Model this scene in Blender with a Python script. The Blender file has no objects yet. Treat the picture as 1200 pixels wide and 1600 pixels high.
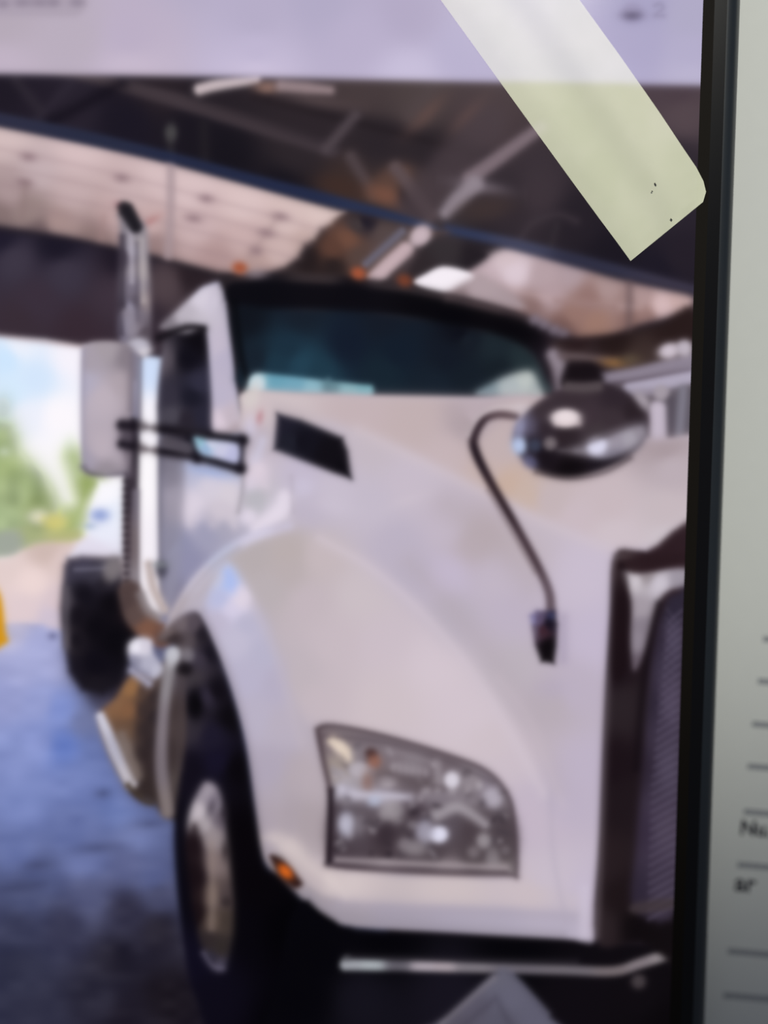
import bpy, bmesh, math, random
import numpy as np
from mathutils import Vector, Matrix

sc = bpy.context.scene
COL = sc.collection

# ------------------------------------------------------------------ camera
PX = 0.108e-3            # metres per photo pixel on the display plane
F = 1600.0               # focal length in pixels of the 1200 x 1600 photo
DIST = F * PX
TILT = math.radians(-3.3)
ZS = 0.0110              # height of the display glass above the desk
cam_d = bpy.data.cameras.new('camera')
cam_d.sensor_fit = 'VERTICAL'
cam_d.sensor_height = 36.0
cam_d.lens = 36.0 * F / 1600.0
cam_d.clip_start = 0.005
cam_d.clip_end = 20
cam = bpy.data.objects.new('camera', cam_d)
COL.objects.link(cam)
cam.rotation_euler = (TILT, 0, 0)
CL = Vector((0, -math.sin(TILT) * DIST, ZS + math.cos(TILT) * DIST))
cam.location = CL
sc.camera = cam
cam_d.dof.use_dof = True
cam_d.dof.focus_distance = DIST - 0.0030
cam_d.dof.aperture_fstop = 2.4

# ------------------------------------------------------------------ light
world = bpy.data.worlds.new('world')
sc.world = world
world.use_nodes = True
bg = world.node_tree.nodes['Background']
bg.inputs[0].default_value = (0.62, 0.66, 0.80, 1)
bg.inputs[1].default_value = 0.23
sp = bpy.data.lights.new('desk_lamp_light', 'SPOT')
sp.energy = 12.0
sp.color = (1.0, 0.985, 0.90)
sp.shadow_soft_size = 0.035
sp.spot_size = math.radians(25)
sp.spot_blend = 0.55
so = bpy.data.objects.new('desk_lamp_light', sp)
COL.objects.link(so)
so.location = (0.10, 0.34, 0.52)
so.rotation_euler = (Vector((0.055, 0.075, 0)) - so.location).to_track_quat('-Z', 'Y').to_euler()
sc.view_settings.view_transform = 'Standard'
sc.view_settings.look = 'None'
sc.view_settings.exposure = 0.0
sc.view_settings.gamma = 1.0
sc.view_settings.use_curve_mapping = False

# ------------------------------------------------------------------ plane / photo geometry
CT, ST = math.cos(TILT), math.sin(TILT)
def unproj(px, py, z):
    """point of the horizontal plane at height z seen at photo pixel (px, py)"""
    dx, dy, dz = (px - 600) / F, (800 - py) / F, -1.0
    wy, wz = dy * CT - dz * ST, dy * ST + dz * CT
    t = (z - CL.z) / wz
    return Vector((CL.x + dx * t, CL.y + wy * t, z))
def proj(X, Y, Z):
    x, y, z = X - CL.x, Y - CL.y, Z - CL.z
    cy, cz = y * CT + z * ST, -y * ST + z * CT
    return 600 + F * x / -cz, 800 - F * cy / -cz

# ------------------------------------------------------------------ materials
def mat(name, col, rough=0.5, spec=0.5, metallic=0.0, noise=0.0, nscale=200.0, bump=0.0):
    m = bpy.data.materials.new(name)
    m.use_nodes = True
    nt = m.node_tree
    b = nt.nodes['Principled BSDF']
    b.inputs['Base Color'].default_value = (*col, 1)
    b.inputs['Roughness'].default_value = rough
    b.inputs['Specular IOR Level'].default_value = spec
    b.inputs['Metallic'].default_value = metallic
    if noise or bump:
        tc = nt.nodes.new('ShaderNodeTexCoord')
        n = nt.nodes.new('ShaderNodeTexNoise')
        n.inputs['Scale'].default_value = nscale
        n.inputs['Detail'].default_value = 4
        nt.links.new(tc.outputs['Object'], n.inputs['Vector'])
        if noise:
            r = nt.nodes.new('ShaderNodeValToRGB')
            r.color_ramp.elements[0].color = (*[c * (1 - noise) for c in col], 1)
            r.color_ramp.elements[1].color = (*[min(1, c * (1 + noise)) for c in col], 1)
            nt.links.new(n.outputs['Fac'], r.inputs['Fac'])
            nt.links.new(r.outputs['Color'], b.inputs['Base Color'])
        if bump:
            bp = nt.nodes.new('ShaderNodeBump')
            bp.inputs['Strength'].default_value = bump
            bp.inputs['Distance'].default_value = 0.0001
            nt.links.new(n.outputs['Fac'], bp.inputs['Height'])
            nt.links.new(bp.outputs['Normal'], b.inputs['Normal'])
    return m
M_PAPER = mat('paper', (0.56, 0.575, 0.55), 0.9, 0.1, noise=0.02, nscale=300, bump=0.1)
M_INK = mat('ink', (0.05, 0.05, 0.06), 0.8, 0.1)
M_LINE = mat('printed_line_ink', (0.26, 0.27, 0.285), 0.8, 0.1)
M_DESK = mat('desk_laminate', (0.30, 0.30, 0.29), 0.6, 0.3, noise=0.06, nscale=80)
M_BODY = mat('tablet_body', (0.013, 0.017, 0.022), 0.35, 0.28, noise=0.05, nscale=400)
M_BEZEL = mat('bezel_glass', (0.004, 0.004, 0.005), 0.25, 0.12)
M_GASKET = mat('display_border', (0.0075, 0.0060, 0.0045), 0.6, 0.05)
M_SPECK = mat('dust', (0.03, 0.03, 0.03), 0.9, 0.1)
M_PANEL = mat('display_panel', (0.005, 0.005, 0.006), 0.3, 0.1)
M_FELT = mat('rubber', (0.02, 0.02, 0.02), 0.8, 0.2)

def pixel_material():
    m = bpy.data.materials.new('lit_display')
    m.use_nodes = True
    nt = m.node_tree
    b = nt.nodes['Principled BSDF']
    b.inputs['Base Color'].default_value = (0.0005, 0.0005, 0.0005, 1)
    b.inputs['Roughness'].default_value = 0.15
    b.inputs['Specular IOR Level'].default_value = 0.04
    a = nt.nodes.new('ShaderNodeVertexColor')
    a.layer_name = 'pixels'
    nt.links.new(a.outputs['Color'], b.inputs['Emission Color'])
    b.inputs['Emission Strength'].default_value = 1.0
    return m
M_PIX = pixel_material()

def tape_material():
    m = bpy.data.materials.new('matte_tape')
    m.use_nodes = True
    nt = m.node_tree
    b = nt.nodes['Principled BSDF']
    tc = nt.nodes.new('ShaderNodeTexCoord')
    n = nt.nodes.new('ShaderNodeTexNoise')
    n.inputs['Scale'].default_value = 120
    n.inputs['Detail'].default_value = 2
    nt.links.new(tc.outputs['Object'], n.inputs['Vector'])
    r = nt.nodes.new('ShaderNodeValToRGB')
    r.color_ramp.elements[0].position = 0.3
    r.color_ramp.elements[1].position = 0.7
    r.color_ramp.elements[0].color = (0.56, 0.58, 0.42, 1)
    r.color_ramp.elements[1].color = (0.61, 0.62, 0.47, 1)
    nt.links.new(n.outputs['Fac'], r.inputs['Fac'])
    nt.links.new(r.outputs['Color'], b.inputs['Base Color'])
    b.inputs['Roughness'].default_value = 0.55
    b.inputs['Specular IOR Level'].default_value = 0.25
    t = nt.nodes.new('ShaderNodeBsdfTransparent')
    t.inputs[0].default_value = (0.33, 0.29, 0.48, 1)        # part of the light goes straight through
    mx = nt.nodes.new('ShaderNodeAddShader')
    nt.links.new(b.outputs[0], mx.inputs[0])
    nt.links.new(t.outputs[0], mx.inputs[1])
    nt.links.new(mx.outputs[0], nt.nodes['Material Output'].inputs['Surface'])
    return m
M_TAPE = tape_material()

# ------------------------------------------------------------------ object helpers
def tag(o, label=None, cat=None, group=None, kind=None):
    if label: o['label'] = label
    if cat: o['category'] = cat
    if group: o['group'] = group
    if kind: o['kind'] = kind
    return o
def link(name, me, m, parent=None, smooth=False):
    o = bpy.data.objects.new(name, me)
    COL.objects.link(o)
    if m: me.materials.append(m)
    if parent: o.parent = parent
    if smooth:
        for p in me.polygons: p.use_smooth = True
    return o
def from_bm(name, bm, m, parent=None, smooth=False):
    bmesh.ops.recalc_face_normals(bm, faces=bm.faces)
    me = bpy.data.meshes.new(name)
    bm.to_mesh(me); bm.free()
    return link(name, me, m, parent, smooth)
def rounded_rect(x0, x1, y0, y1, r, n=10):
    pts = []
    for cx, cy, a0 in ((x1 - r, y1 - r, 0), (x0 + r, y1 - r, 90), (x0 + r, y0 + r, 180), (x1 - r, y0 + r, 270)):
        for k in range(n + 1):
            a = math.radians(a0 + 90 * k / n)
            pts.append((cx + r * math.cos(a), cy + r * math.sin(a)))
    return pts
def loft(bm, rings, cap0=True, cap1=True):
    R = [[bm.verts.new(p) for p in ring] for ring in rings]
    n = len(R[0])
    for a, b in zip(R, R[1:]):
        for k in range(n):
            bm.faces.new((a[k], a[(k + 1) % n], b[(k + 1) % n], b[k]))
    if cap0: bm.faces.new(list(reversed(R[0])))
    if cap1: bm.faces.new(R[-1])
    return R

# ------------------------------------------------------------------ desk (setting)
bm = bmesh.new()
loft(bm, [[(x, y, z) for x, y in rounded_rect(-0.45, 0.55, -0.40, 0.40, 0.01 + i, 4)]
          for z, i in ((-0.030, 0.0), (-0.0012, 0.0), (-0.0002, 0.0))])
desk = tag(from_bm('floor', bm, M_DESK), 'plain grey desk surface under the paper', None, None, 'structure')

# ------------------------------------------------------------------ printed form under the tablet
PA = unproj(1192, 998, 0.0)
PB = unproj(1130, 1555, 0.0)
down = (PB - PA).normalized()
pxv = Vector((-down.y, down.x, 0))                  # paper's "right"
if pxv.x < 0: pxv = -pxv
pang = math.atan2(pxv.y, pxv.x)
paper_origin = PA.copy(); paper_origin.z = 0
bm = bmesh.new()
PZ = 0.0001
W0, W1, H0, H1 = -0.125, 0.085, -0.165, 0.132
nx, ny = 42, 60
g = [[bm.verts.new((W0 + (W1 - W0) * i / nx, H0 + (H1 - H0) * j / ny, 0)) for i in range(nx + 1)] for j in range(ny + 1)]
for j in range(ny):
    for i in range(nx):
        bm.faces.new((g[j][i], g[j][i + 1], g[j + 1][i + 1], g[j + 1][i]))
ext = bmesh.ops.extrude_face_region(bm, geom=bm.faces[:])
for v in ext['geom']:
    if isinstance(v, bmesh.types.BMVert): v.co.z += PZ
paper = from_bm('paper_form', bm, M_PAPER)
paper.location = paper_origin
paper.rotation_euler = (0, 0, pang)
tag(paper, 'white printed form sheet with ruled lines lying under the tablet', 'paper')
inv = Matrix.Rotation(-pang, 4, 'Z') @ Matrix.Translation(-paper_origin)
# ruled lines: their left ends as the sheet shows them
for (lx, ly) in ((1192, 998), (1184, 1064), (1175, 1131), (1168, 1197), (1162, 1268), (1152, 1351), (1137, 1486), (1130, 1555)):
    q = inv @ unproj(lx, ly, PZ)
    bm = bmesh.new()
    t = 0.00055
    loft(bm, [[(q.x, q.y - t, z), (q.x + 0.07, q.y - t, z), (q.x + 0.07, q.y + t, z), (q.x, q.y + t, z)] for z in (PZ + 1e-6, PZ + 2.5e-5)])
    from_bm('printed_line', bm, M_LINE, paper)
def printed_text(txt, px, py, size):
    c = bpy.data.curves.new('printed_text', 'FONT')
    c.body = txt; c.size = size; c.extrude = 1e-5; c.resolution_u = 3; c.offset = 0.00014
    tmp = bpy.data.objects.new('tmp', c); COL.objects.link(tmp)
    bpy.context.view_layer.update()
    me = bpy.data.meshes.new_from_object(tmp.evaluated_get(bpy.context.evaluated_depsgraph_get()))
    bpy.data.objects.remove(tmp); bpy.data.curves.remove(c)
    o = link('printed_text', me, M_INK, paper)
    q = inv @ unproj(px, py, PZ)
    o.location = (q.x, q.y, PZ + 2e-5)
    return o
printed_text('Nu.', 1155, 1303, 0.0038)
printed_text('ar', 1147, 1391, 0.0046)

# ------------------------------------------------------------------ tablet frame of reference
A = unproj(0, 118.5, ZS); B = unproj(1092, 136, ZS)
ux = (B - A).normalized()
ang = math.atan2(ux.y, ux.x)
RP = unproj(1099, 0, ZS)                                  # right border of the lit display
org = Vector((RP.x, RP.y, 0))                             # local origin: that border at the photo's top
TR = Matrix.Translation(org) @ Matrix.Rotation(ang, 4, 'Z')
DX0, DX1, DY0, DY1 = -0.1268, 0.0, -0.1840, 0.0100       # lit display in local metres
BZ = 0.0040                                               # bezel glass beyond the display
RIM = 0.0034
tablet = bpy.data.objects.new('tablet', None)
COL.objects.link(tablet)
tablet.location = (org.x, org.y, PZ)
tablet.rotation_euler = (0, 0, ang)
tablet.empty_display_size = 0.02
tag(tablet, 'black tablet lying on the printed form, its lit screen showing a white truck', 'tablet')
ZL = ZS - PZ
# body: a shell with a rounded rim
bm = bmesh.new()
ex = BZ + RIM
rings = []
for k in range(13):
    a = math.radians(-90 + 180 * k / 12)
    hh = ZL / 2
    ins = RIM * (1 - math.cos(a)); z = hh + hh * math.sin(a)
    rings.append([(x, y, z) for x, y in rounded_rect(DX0 - ex + ins, DX1 + ex - ins, DY0 - ex + ins - 0.006, DY1 + ex - ins + 0.006, 0.010 - ins * 0.8, 10)])
rings = [[(x, y, min(z, ZL - 0.0003)) for x, y, z in r] for r in rings]
loft(bm, rings)
tag(from_bm('body', bm, M_BODY, tablet, True), 'rounded charcoal shell of the tablet')
# bezel glass: a ring round the display
bm = bmesh.new()
outer = rounded_rect(DX0 - BZ, DX1 + BZ, DY0 - BZ - 0.006, DY1 + BZ + 0.006, 0.0075, 10)
inner = rounded_rect(DX0, DX1, DY0, DY1, 0.0006, 10)
prof = [(outer, ZL - 0.0006), (outer, ZL - 0.0001), (inner, ZL - 0.0001), (inner, ZL - 0.0006)]
rr = [[(x, y, z) for x, y in p] for p, z in prof]
R = loft(bm, rr, False, False)
n = len(R[0])
for k in range(n): bm.faces.new((R[3][k], R[3][(k + 1) % n], R[0][(k + 1) % n], R[0][k]))
tag(from_bm('bezel', bm, M_BEZEL, tablet), 'glossy black bezel round the screen')
# thin brownish border between display and bezel
bm = bmesh.new()
o2 = rounded_rect(DX0 - 0.0019, DX1 + 0.0019, DY0 - 0.0019, DY1 + 0.0019, 0.001, 10)
rr = [[(x, y, z) for x, y in p] for p, z in ((o2, ZL - 0.0001), (o2, ZL - 0.00006), (inner, ZL - 0.00006), (inner, ZL - 0.0001))]
R = loft(bm, rr, False, False)
for k in range(n): bm.faces.new((R[3][k], R[3][(k + 1) % n], R[0][(k + 1) % n], R[0][k]))
from_bm('display_border', bm, M_GASKET, tablet)
# side keys and camera
for yy, ln in ((0.004, 0.011), (-0.016, 0.020)):
    bm = bmesh.new()
    loft(bm, [[(DX0 - ex + d, y, z) for y, z in rounded_rect(yy - ln / 2, yy + ln / 2, ZL / 2 - 0.0009, ZL / 2 + 0.0009, 0.0008, 4)] for d in (0.0006, -0.0004)])
    from_bm('side_key', bm, M_BODY, tablet)
bm = bmesh.new()
cxm, cym = (DX0 + DX1) / 2, DY1 + 0.0050
loft(bm, [[(cxm + r * math.cos(t * math.pi / 10), cym + r * math.sin(t * math.pi / 10), z) for t in range(20)] for r, z in ((0.0014, ZL - 0.0002), (0.0014, ZL - 0.00008), (0.0009, ZL - 0.00008))])
from_bm('camera_lens', bm, M_GASKET, tablet)
# screen panel
bm = bmesh.new()
loft(bm, [[(x, y, z) for x, y in rounded_rect(DX0, DX1, DY0, DY1, 0.0006, 4)] for z in (ZL - 0.0005, ZL - 0.00015)])
screen = from_bm('screen', bm, M_PANEL, tablet)
tag(screen, 'lit screen showing a slightly blurred photo of a white truck')

# ------------------------------------------------------------------ what the screen shows
# A flat picture, worked out on a grid in the picture's own pixels: soft shapes laid over one another.
S = 2.0
CX0, CY0, CX1, CY1 = -110.0, -150.0, 1130.0, 1830.0
GX = np.arange(CX0, CX1, S); GY = np.arange(CY0, CY1, S)
XX, YY = np.meshgrid(GX, GY)
IMG = np.zeros(XX.shape + (3,)); IMG[:] = (34, 27, 35)
REG = np.zeros(XX.shape, dtype=np.int32)
REGIONS = ['pictured_ceiling']
def rid(name):
    if name not in REGIONS: REGIONS.append(name)
    return REGIONS.index(name)
def window(x0, y0, x1, y1):
    i0 = max(0, int((x0 - CX0) / S)); i1 = min(XX.shape[1], int((x1 - CX0) / S) + 2)
    j0 = max(0, int((y0 - CY0) / S)); j1 = min(XX.shape[0], int((y1 - CY0) / S) + 2)
    return slice(j0, j1), slice(i0, i1)
def catmull(P, n=5, closed=True):
    P = [np.array(p[:2], float) for p in P]; N = len(P); out = []
    rng = range(N) if closed else range(N - 1)
    for i in rng:
        if closed: p0, p1, p2, p3 = P[i - 1], P[i], P[(i + 1) % N], P[(i + 2) % N]
        else: p0, p1, p2, p3 = P[max(i - 1, 0)], P[i], P[i + 1], P[min(i + 2, N - 1)]
        for k in range(n):
            t = k / n
            out.append(0.5 * (2 * p1 + (p2 - p0) * t + (2 * p0 - 5 * p1 + 4 * p2 - p3) * t * t + (3 * p1 - p0 - 3 * p2 + p3) * t ** 3))
    if not closed: out.append(P[-1])
    return out
def seg_d2(x, y, a, b):
    ax, ay = a; bx, by = b
    dx, dy = bx - ax, by - ay
    L = dx * dx + dy * dy + 1e-9
    t = np.clip(((x - ax) * dx + (y - ay) * dy) / L, 0, 1)
    return (x - ax - t * dx) ** 2 + (y - ay - t * dy) ** 2, t
def soft(d, s):
    """d > 0 inside; s = softness in pixels"""
    return 1.0 / (1.0 + np.exp(np.clip(-d / (0.42 * s), -40, 40)))
def field(x, y, col, p=2.0):
    """one colour, or colours at given points, blended smoothly"""
    if not isinstance(col, list):
        return np.broadcast_to(np.array(col, float), x.shape + (3,))
    acc = np.zeros(x.shape + (3,)); ws = np.zeros(x.shape)
    P = np.array([(c[0], c[1]) for c in col], float)
    D = np.sqrt(((P[:, None] - P[None]) ** 2).sum(-1)) + np.eye(len(P)) * 1e6
    e = (0.45 * D.min(1)) ** 2 + 20.0
    for (cx, cy, c), ek in zip(col, e):
        w = ek ** 0.4 / ((x - cx) ** 2 + (y - cy) ** 2 + ek) ** p
        ws += w; acc += w[..., None] * np.array(c, float)
    return acc / ws[..., None]
def put(sl, m, col, region=None, alpha=1.0, mode=None):
    x, y = XX[sl], YY[sl]
    c = field(x, y, col)
    m = m * alpha
    IMG[sl] = IMG[sl] * (1 - m[..., None]) + c * m[..., None]
    if region: REG[sl] = np.where(m > 0.5, rid(region), REG[sl])
def poly(P, col, s=5, region=None, alpha=1.0, hard=False, n=5):
    Q = [np.array(p, float) for p in P] if hard else catmull(P, n)
    A_ = np.array(Q); e = s * 4
    sl = window(A_[:, 0].min() - e, A_[:, 1].min() - e, A_[:, 0].max() + e, A_[:, 1].max() + e)
    x, y = XX[sl], YY[sl]
    ins = np.zeros(x.shape, bool); d2 = np.full(x.shape, 1e9)
    for a, b in zip(Q, Q[1:] + Q[:1]):
        d, _ = seg_d2(x, y, a, b); d2 = np.minimum(d2, d)
        if a[1] != b[1]:
            c = ((a[1] > y) != (b[1] > y)) & (x < (b[0] - a[0]) * (y - a[1]) / (b[1] - a[1]) + a[0])
            ins ^= c
    d = np.sqrt(d2); d = np.where(ins, d, -d)
    put(sl, soft(d, s), col, region, alpha)
def stroke(P, w, col, s=5, region=None, alpha=1.0, curve=True):
    """a band along P; w = full width, one number or one per point"""
    W = [w] * len(P) if not isinstance(w, (list, tuple)) else list(w)
    if curve and len(P) > 2:
        n = 5; Q = catmull(P, n, False); Wq = []
        for i in range(len(P) - 1): Wq += [W[i] + (W[i + 1] - W[i]) * k / n for k in range(n)]
        Wq.append(W[-1])
    else: Q = [np.array(p, float) for p in P]; Wq = W
    A_ = np.array(Q); e = max(W) / 2 + s * 4
    sl = window(A_[:, 0].min() - e, A_[:, 1].min() - e, A_[:, 0].max() + e, A_[:, 1].max() + e)
    x, y = XX[sl], YY[sl]
    best = np.full(x.shape, -1e9)
    for i in range(len(Q) - 1):
        d2, t = seg_d2(x, y, Q[i], Q[i + 1])
        best = np.maximum(best, (Wq[i] + (Wq[i + 1] - Wq[i]) * t) / 2 - np.sqrt(d2))
    put(sl, soft(best, s), col, region, alpha)
def blob(cx, cy, rx, ry, col, s=5, ang=0, region=None, alpha=1.0):
    e = max(rx, ry) + s * 4
    sl = window(cx - e, cy - e, cx + e, cy + e)
    a = math.radians(ang); x, y = XX[sl] - cx, YY[sl] - cy
    u, v = x * math.cos(a) + y * math.sin(a), -x * math.sin(a) + y * math.cos(a)
    r = np.sqrt((u / rx) ** 2 + (v / ry) ** 2)
    put(sl, soft((1 - r) * min(rx, ry), s), col, region, alpha)
rs = np.random.RandomState(7)
def vnoise(x, y, scale, ratio=1.0):
    T = rs.rand(64, 64)
    u, v = x / scale + 200, y / (scale * ratio) + 200
    i, j = np.floor(u).astype(int), np.floor(v).astype(int)
    fu, fv = u - i, v - j
    fu, fv = fu * fu * (3 - 2 * fu), fv * fv * (3 - 2 * fv)
    g_ = lambda a, b: T[b % 64, a % 64]
    return (g_(i, j) * (1 - fu) + g_(i + 1, j) * fu) * (1 - fv) + (g_(i, j + 1) * (1 - fu) + g_(i + 1, j + 1) * fu) * fv - 0.5
def grain(region, amp, scale, ratio=1.0, tint=(1, 1, 1)):
    m = REG == rid(region)
    nz = vnoise(XX, YY, scale, ratio)[..., None] * amp * np.array(tint)
    IMG[:] = np.where(m[..., None], IMG + nz, IMG)

#PAINT-BEGIN
# ---- ceiling of the workshop
C_ = 'pictured_ceiling'
poly([(-110, 60), (1130, 80), (1130, 600), (-110, 600)], [
    (60, 150, (34, 28, 40)), (20, 135, (30, 25, 36)), (110, 165, (40, 34, 46)), (200, 190, (26, 22, 34)), (350, 245, (22, 19, 27)), (300, 200, (25, 21, 30)),
    (250, 140, (40, 32, 38)), (480, 170, (56, 46, 50)), (560, 150, (70, 58, 60)), (650, 165, (76, 64, 65)), (600, 235, (44, 37, 42)),
    (680, 245, (40, 33, 38)), (545, 290, (58, 44, 42)), (460, 240, (44, 37, 42)), (440, 290, (22, 19, 27)), (750, 180, (72, 58, 62)), (800, 310, (48, 40, 47)),
    (840, 300, (60, 50, 57)), (900, 340, (36, 30, 38)), (960, 400, (26, 22, 31)), (1030, 420, (28, 24, 36)), (1070, 180, (84, 70, 76)), (1060, 140, (74, 60, 68)),
    (1060, 250, (46, 39, 47)), (1040, 330, (42, 36, 46)), (1060, 400, (36, 30, 40)), (700, 380, (54, 47, 52)), (740, 395, (38, 32, 38)), (640, 280, (66, 54, 55)), (-60, 160, (32, 26, 36))], 6, C_)
stroke([(-100, 60), (150, 122), (330, 172), (420, 200), (520, 232)], [16, 18, 26, 26, 24], (66, 56, 62), 7, C_)
stroke([(25, 125), (65, 175)], 16, (46, 40, 50), 8, C_, 0.8)
stroke([(110, 130), (60, 185)], 14, (46, 40, 52), 8, C_, 0.7)
stroke([(190, 130), (80, 190)], 18, (18, 14, 24), 10, C_, 0.7)
poly([(300, 150), (390, 135), (560, 175), (740, 222), (760, 250), (690, 262), (540, 235), (430, 200)], (40, 33, 39), 12, C_, 0.75)
stroke([(400, 150), (520, 182), (640, 212), (735, 240)], 12, (34, 27, 32), 8, C_, 0.8)
stroke([(555, 180), (510, 232)], 16, (76, 66, 72), 7, C_)
stroke([(548, 245), (582, 302)], 18, (80, 68, 72), 8, C_, 0.9)
poly([(600, 265), (640, 262), (640, 300), (628, 325), (570, 305)], (98, 70, 60), 12, C_, 0.75)
blob(603, 305, 24, 12, (124, 82, 66), 10, 15, C_, 0.8)
blob(530, 292, 34, 16, (64, 44, 38), 12, 15, C_, 0.7)
blob(640, 312, 14, 24, (36, 29, 34), 8, -25, C_, 0.8)
stroke([(618, 262), (640, 290), (672, 335)], 20, (92, 77, 80), 7, C_)
stroke([(760, 195), (700, 265), (650, 330)], 62, (72, 60, 66), 14, C_, 0.8)
blob(665, 178, 30, 10, (98, 74, 70), 10, -45, C_, 0.8)
blob(730, 180, 28, 8, (94, 72, 70), 9, -45, C_, 0.6)
stroke([(690, 120), (640, 180)], 20, (80, 68, 70), 12, C_, 0.6)
stroke([(846, 198), (780, 246), (735, 278)], [18, 22, 24], (124, 108, 116), 7, C_)
blob(752, 292, 34, 9, (122, 110, 120), 9, 10, C_, 0.75)
stroke([(742, 288), (715, 312), (696, 332)], [26, 26, 18], (146, 134, 144), 8, C_)
blob(760, 325, 40, 18, (66, 52, 50), 12, -10, C_, 0.7)
stroke([(312, 139), (340, 132), (400, 124)], [18, 18, 14], (200, 184, 188), 6, C_)
blob(418, 136, 18, 9, (134, 104, 96), 7, 0, C_)
stroke([(440, 134), (480, 138), (515, 141)], [18, 20, 14], (152, 132, 136), 7, C_)
blob(500, 158, 40, 8, (84, 70, 72), 9, 8, C_, 0.8)
stroke([(266, 205), (266, 262)], 12, (44, 40, 46), 6, C_, 0.8)
blob(267, 207, 9, 13, (74, 72, 74), 6, 0, C_, 0.9)
stroke([(318, 195), (320, 250)], 16, (34, 30, 36), 8, C_, 0.8)
stroke([(810, 380), (830, 350), (870, 335), (900, 345)], 10, (62, 53, 60), 8, C_, 0.7)
stroke([(860, 390), (870, 350)], 10, (54, 47, 53), 8, C_, 0.6)
# ---- bright roof panels
L_ = 'pictured_roof_panel'
poly([(-110, 175), (0, 197), (150, 226), (270, 256), (400, 291), (470, 311), (538, 331), (520, 352), (502, 358), (492, 375), (476, 382), (466, 402), (446, 418), (400, 430), (340, 424), (230, 396), (100, 368), (0, 352), (-110, 330)], [
    (10, 212, (214, 192, 192)), (60, 270, (198, 178, 182)), (15, 300, (172, 150, 152)), (0, 335, (132, 112, 112)), (45, 330, (150, 130, 128)), (120, 240, (216, 192, 194)), (110, 300, (198, 174, 176)), (90, 350, (168, 142, 140)),
    (150, 372, (136, 113, 112)), (60, 362, (110, 92, 95)), (180, 335, (194, 166, 166)), (200, 300, (202, 178, 180)), (250, 275, (216, 192, 194)), (230, 350, (200, 172, 172)), (235, 385, (150, 124, 124)), (300, 300, (218, 194, 196)), (310, 350, (204, 178, 180)),
    (340, 400, (176, 146, 146)), (380, 320, (220, 196, 196)), (380, 370, (202, 174, 174)), (400, 415, (182, 154, 150)), (450, 345, (216, 192, 190)), (440, 390, (204, 178, 176)), (505, 338, (220, 197, 194)), (470, 380, (196, 170, 166))], 8, L_, 1, True)
for k, off in enumerate((32, 60, 88, 116)):
    stroke([(-100, 180 + off), (150, 232 + off), (400, 298 + off), (560, 345 + off)], 7, (150, 124, 130), 8, None, 0.22)
for dx, dy, w in ((44, 245, 10), (38, 285, 10), (190, 278, 10), (322, 310, 10), (302, 341, 11), (438, 338, 11), (416, 364, 11), (400, 392, 8)):
    blob(dx, dy, w, 6, (138, 112, 120), 7, 10, None, 0.75)
stroke([(40, 290), (34, 340)], 12, (140, 118, 118), 9, None, 0.5)
stroke([(162, 340), (158, 372)], 12, (160, 130, 130), 9, None, 0.5)
stroke([(430, 345), (390, 400)], 9, (160, 134, 136), 9, None, 0.4)
stroke([(267, 255), (266, 340), (262, 400)], 14, (166, 146, 152), 6, None, 0.75)
blob(233, 346, 14, 5, (176, 122, 122), 6, -30, None, 0.7)
poly([(735, 420), (785, 388), (830, 394), (900, 414), (960, 434), (1040, 452), (1078, 462), (1084, 475), (1074, 490), (1040, 498), (1000, 508), (960, 524), (910, 530), (875, 516), (830, 498), (780, 484), (690, 462), (720, 440)], [
    (795, 400, (212, 192, 198)), (805, 425, (220, 202, 212)), (760, 440, (200, 178, 186)), (740, 462, (160, 138, 144)), (770, 475, (124, 100, 104)), (850, 430, (182, 160, 166)), (860, 460, (180, 156, 162)), (890, 430, (176, 155, 162)),
    (920, 465, (146, 114, 110)), (900, 490, (150, 116, 108)), (930, 505, (156, 120, 108)), (880, 512, (118, 88, 84)), (950, 450, (172, 146, 146)), (980, 470, (158, 130, 128)), (1035, 478, (214, 186, 188)), (1060, 470, (202, 172, 170)),
    (1000, 462, (176, 148, 148)), (985, 500, (140, 108, 102)), (1010, 495, (150, 118, 114)), (830, 480, (134, 106, 104))], 9, L_)
stroke([(750, 440), (880, 470), (1000, 480)], 8, (196, 168, 168), 8, None, 0.35)
stroke([(870, 470), (960, 480)], 8, (134, 104, 102), 8, None, 0.4)
stroke([(984, 440), (983, 520)], 12, (96, 78, 82), 7, None, 0.55)
# ---- long blue beam
B_ = 'pictured_blue_beam'
poly([(-110, 152), (0, 176), (130, 203), (270, 238), (400, 273), (520, 304), (660, 345), (690, 362), (640, 352), (530, 326), (400, 291), (270, 255), (130, 224), (0, 196), (-110, 172)], [
    (0, 186, (46, 47, 68)), (150, 216, (40, 44, 66)), (300, 255, (36, 42, 68)), (450, 295, (35, 42, 70)), (600, 337, (40, 49, 78)), (690, 358, (52, 60, 86))], 5, B_)
stroke([(700, 358), (800, 380), (900, 406), (1000, 431), (1086, 452)], [14, 17, 20, 17, 12], [(720, 362, (48, 56, 86)), (820, 383, (66, 68, 92)), (900, 408, (46, 46, 66)), (1070, 450, (58, 53, 70))], 6, B_)
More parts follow.
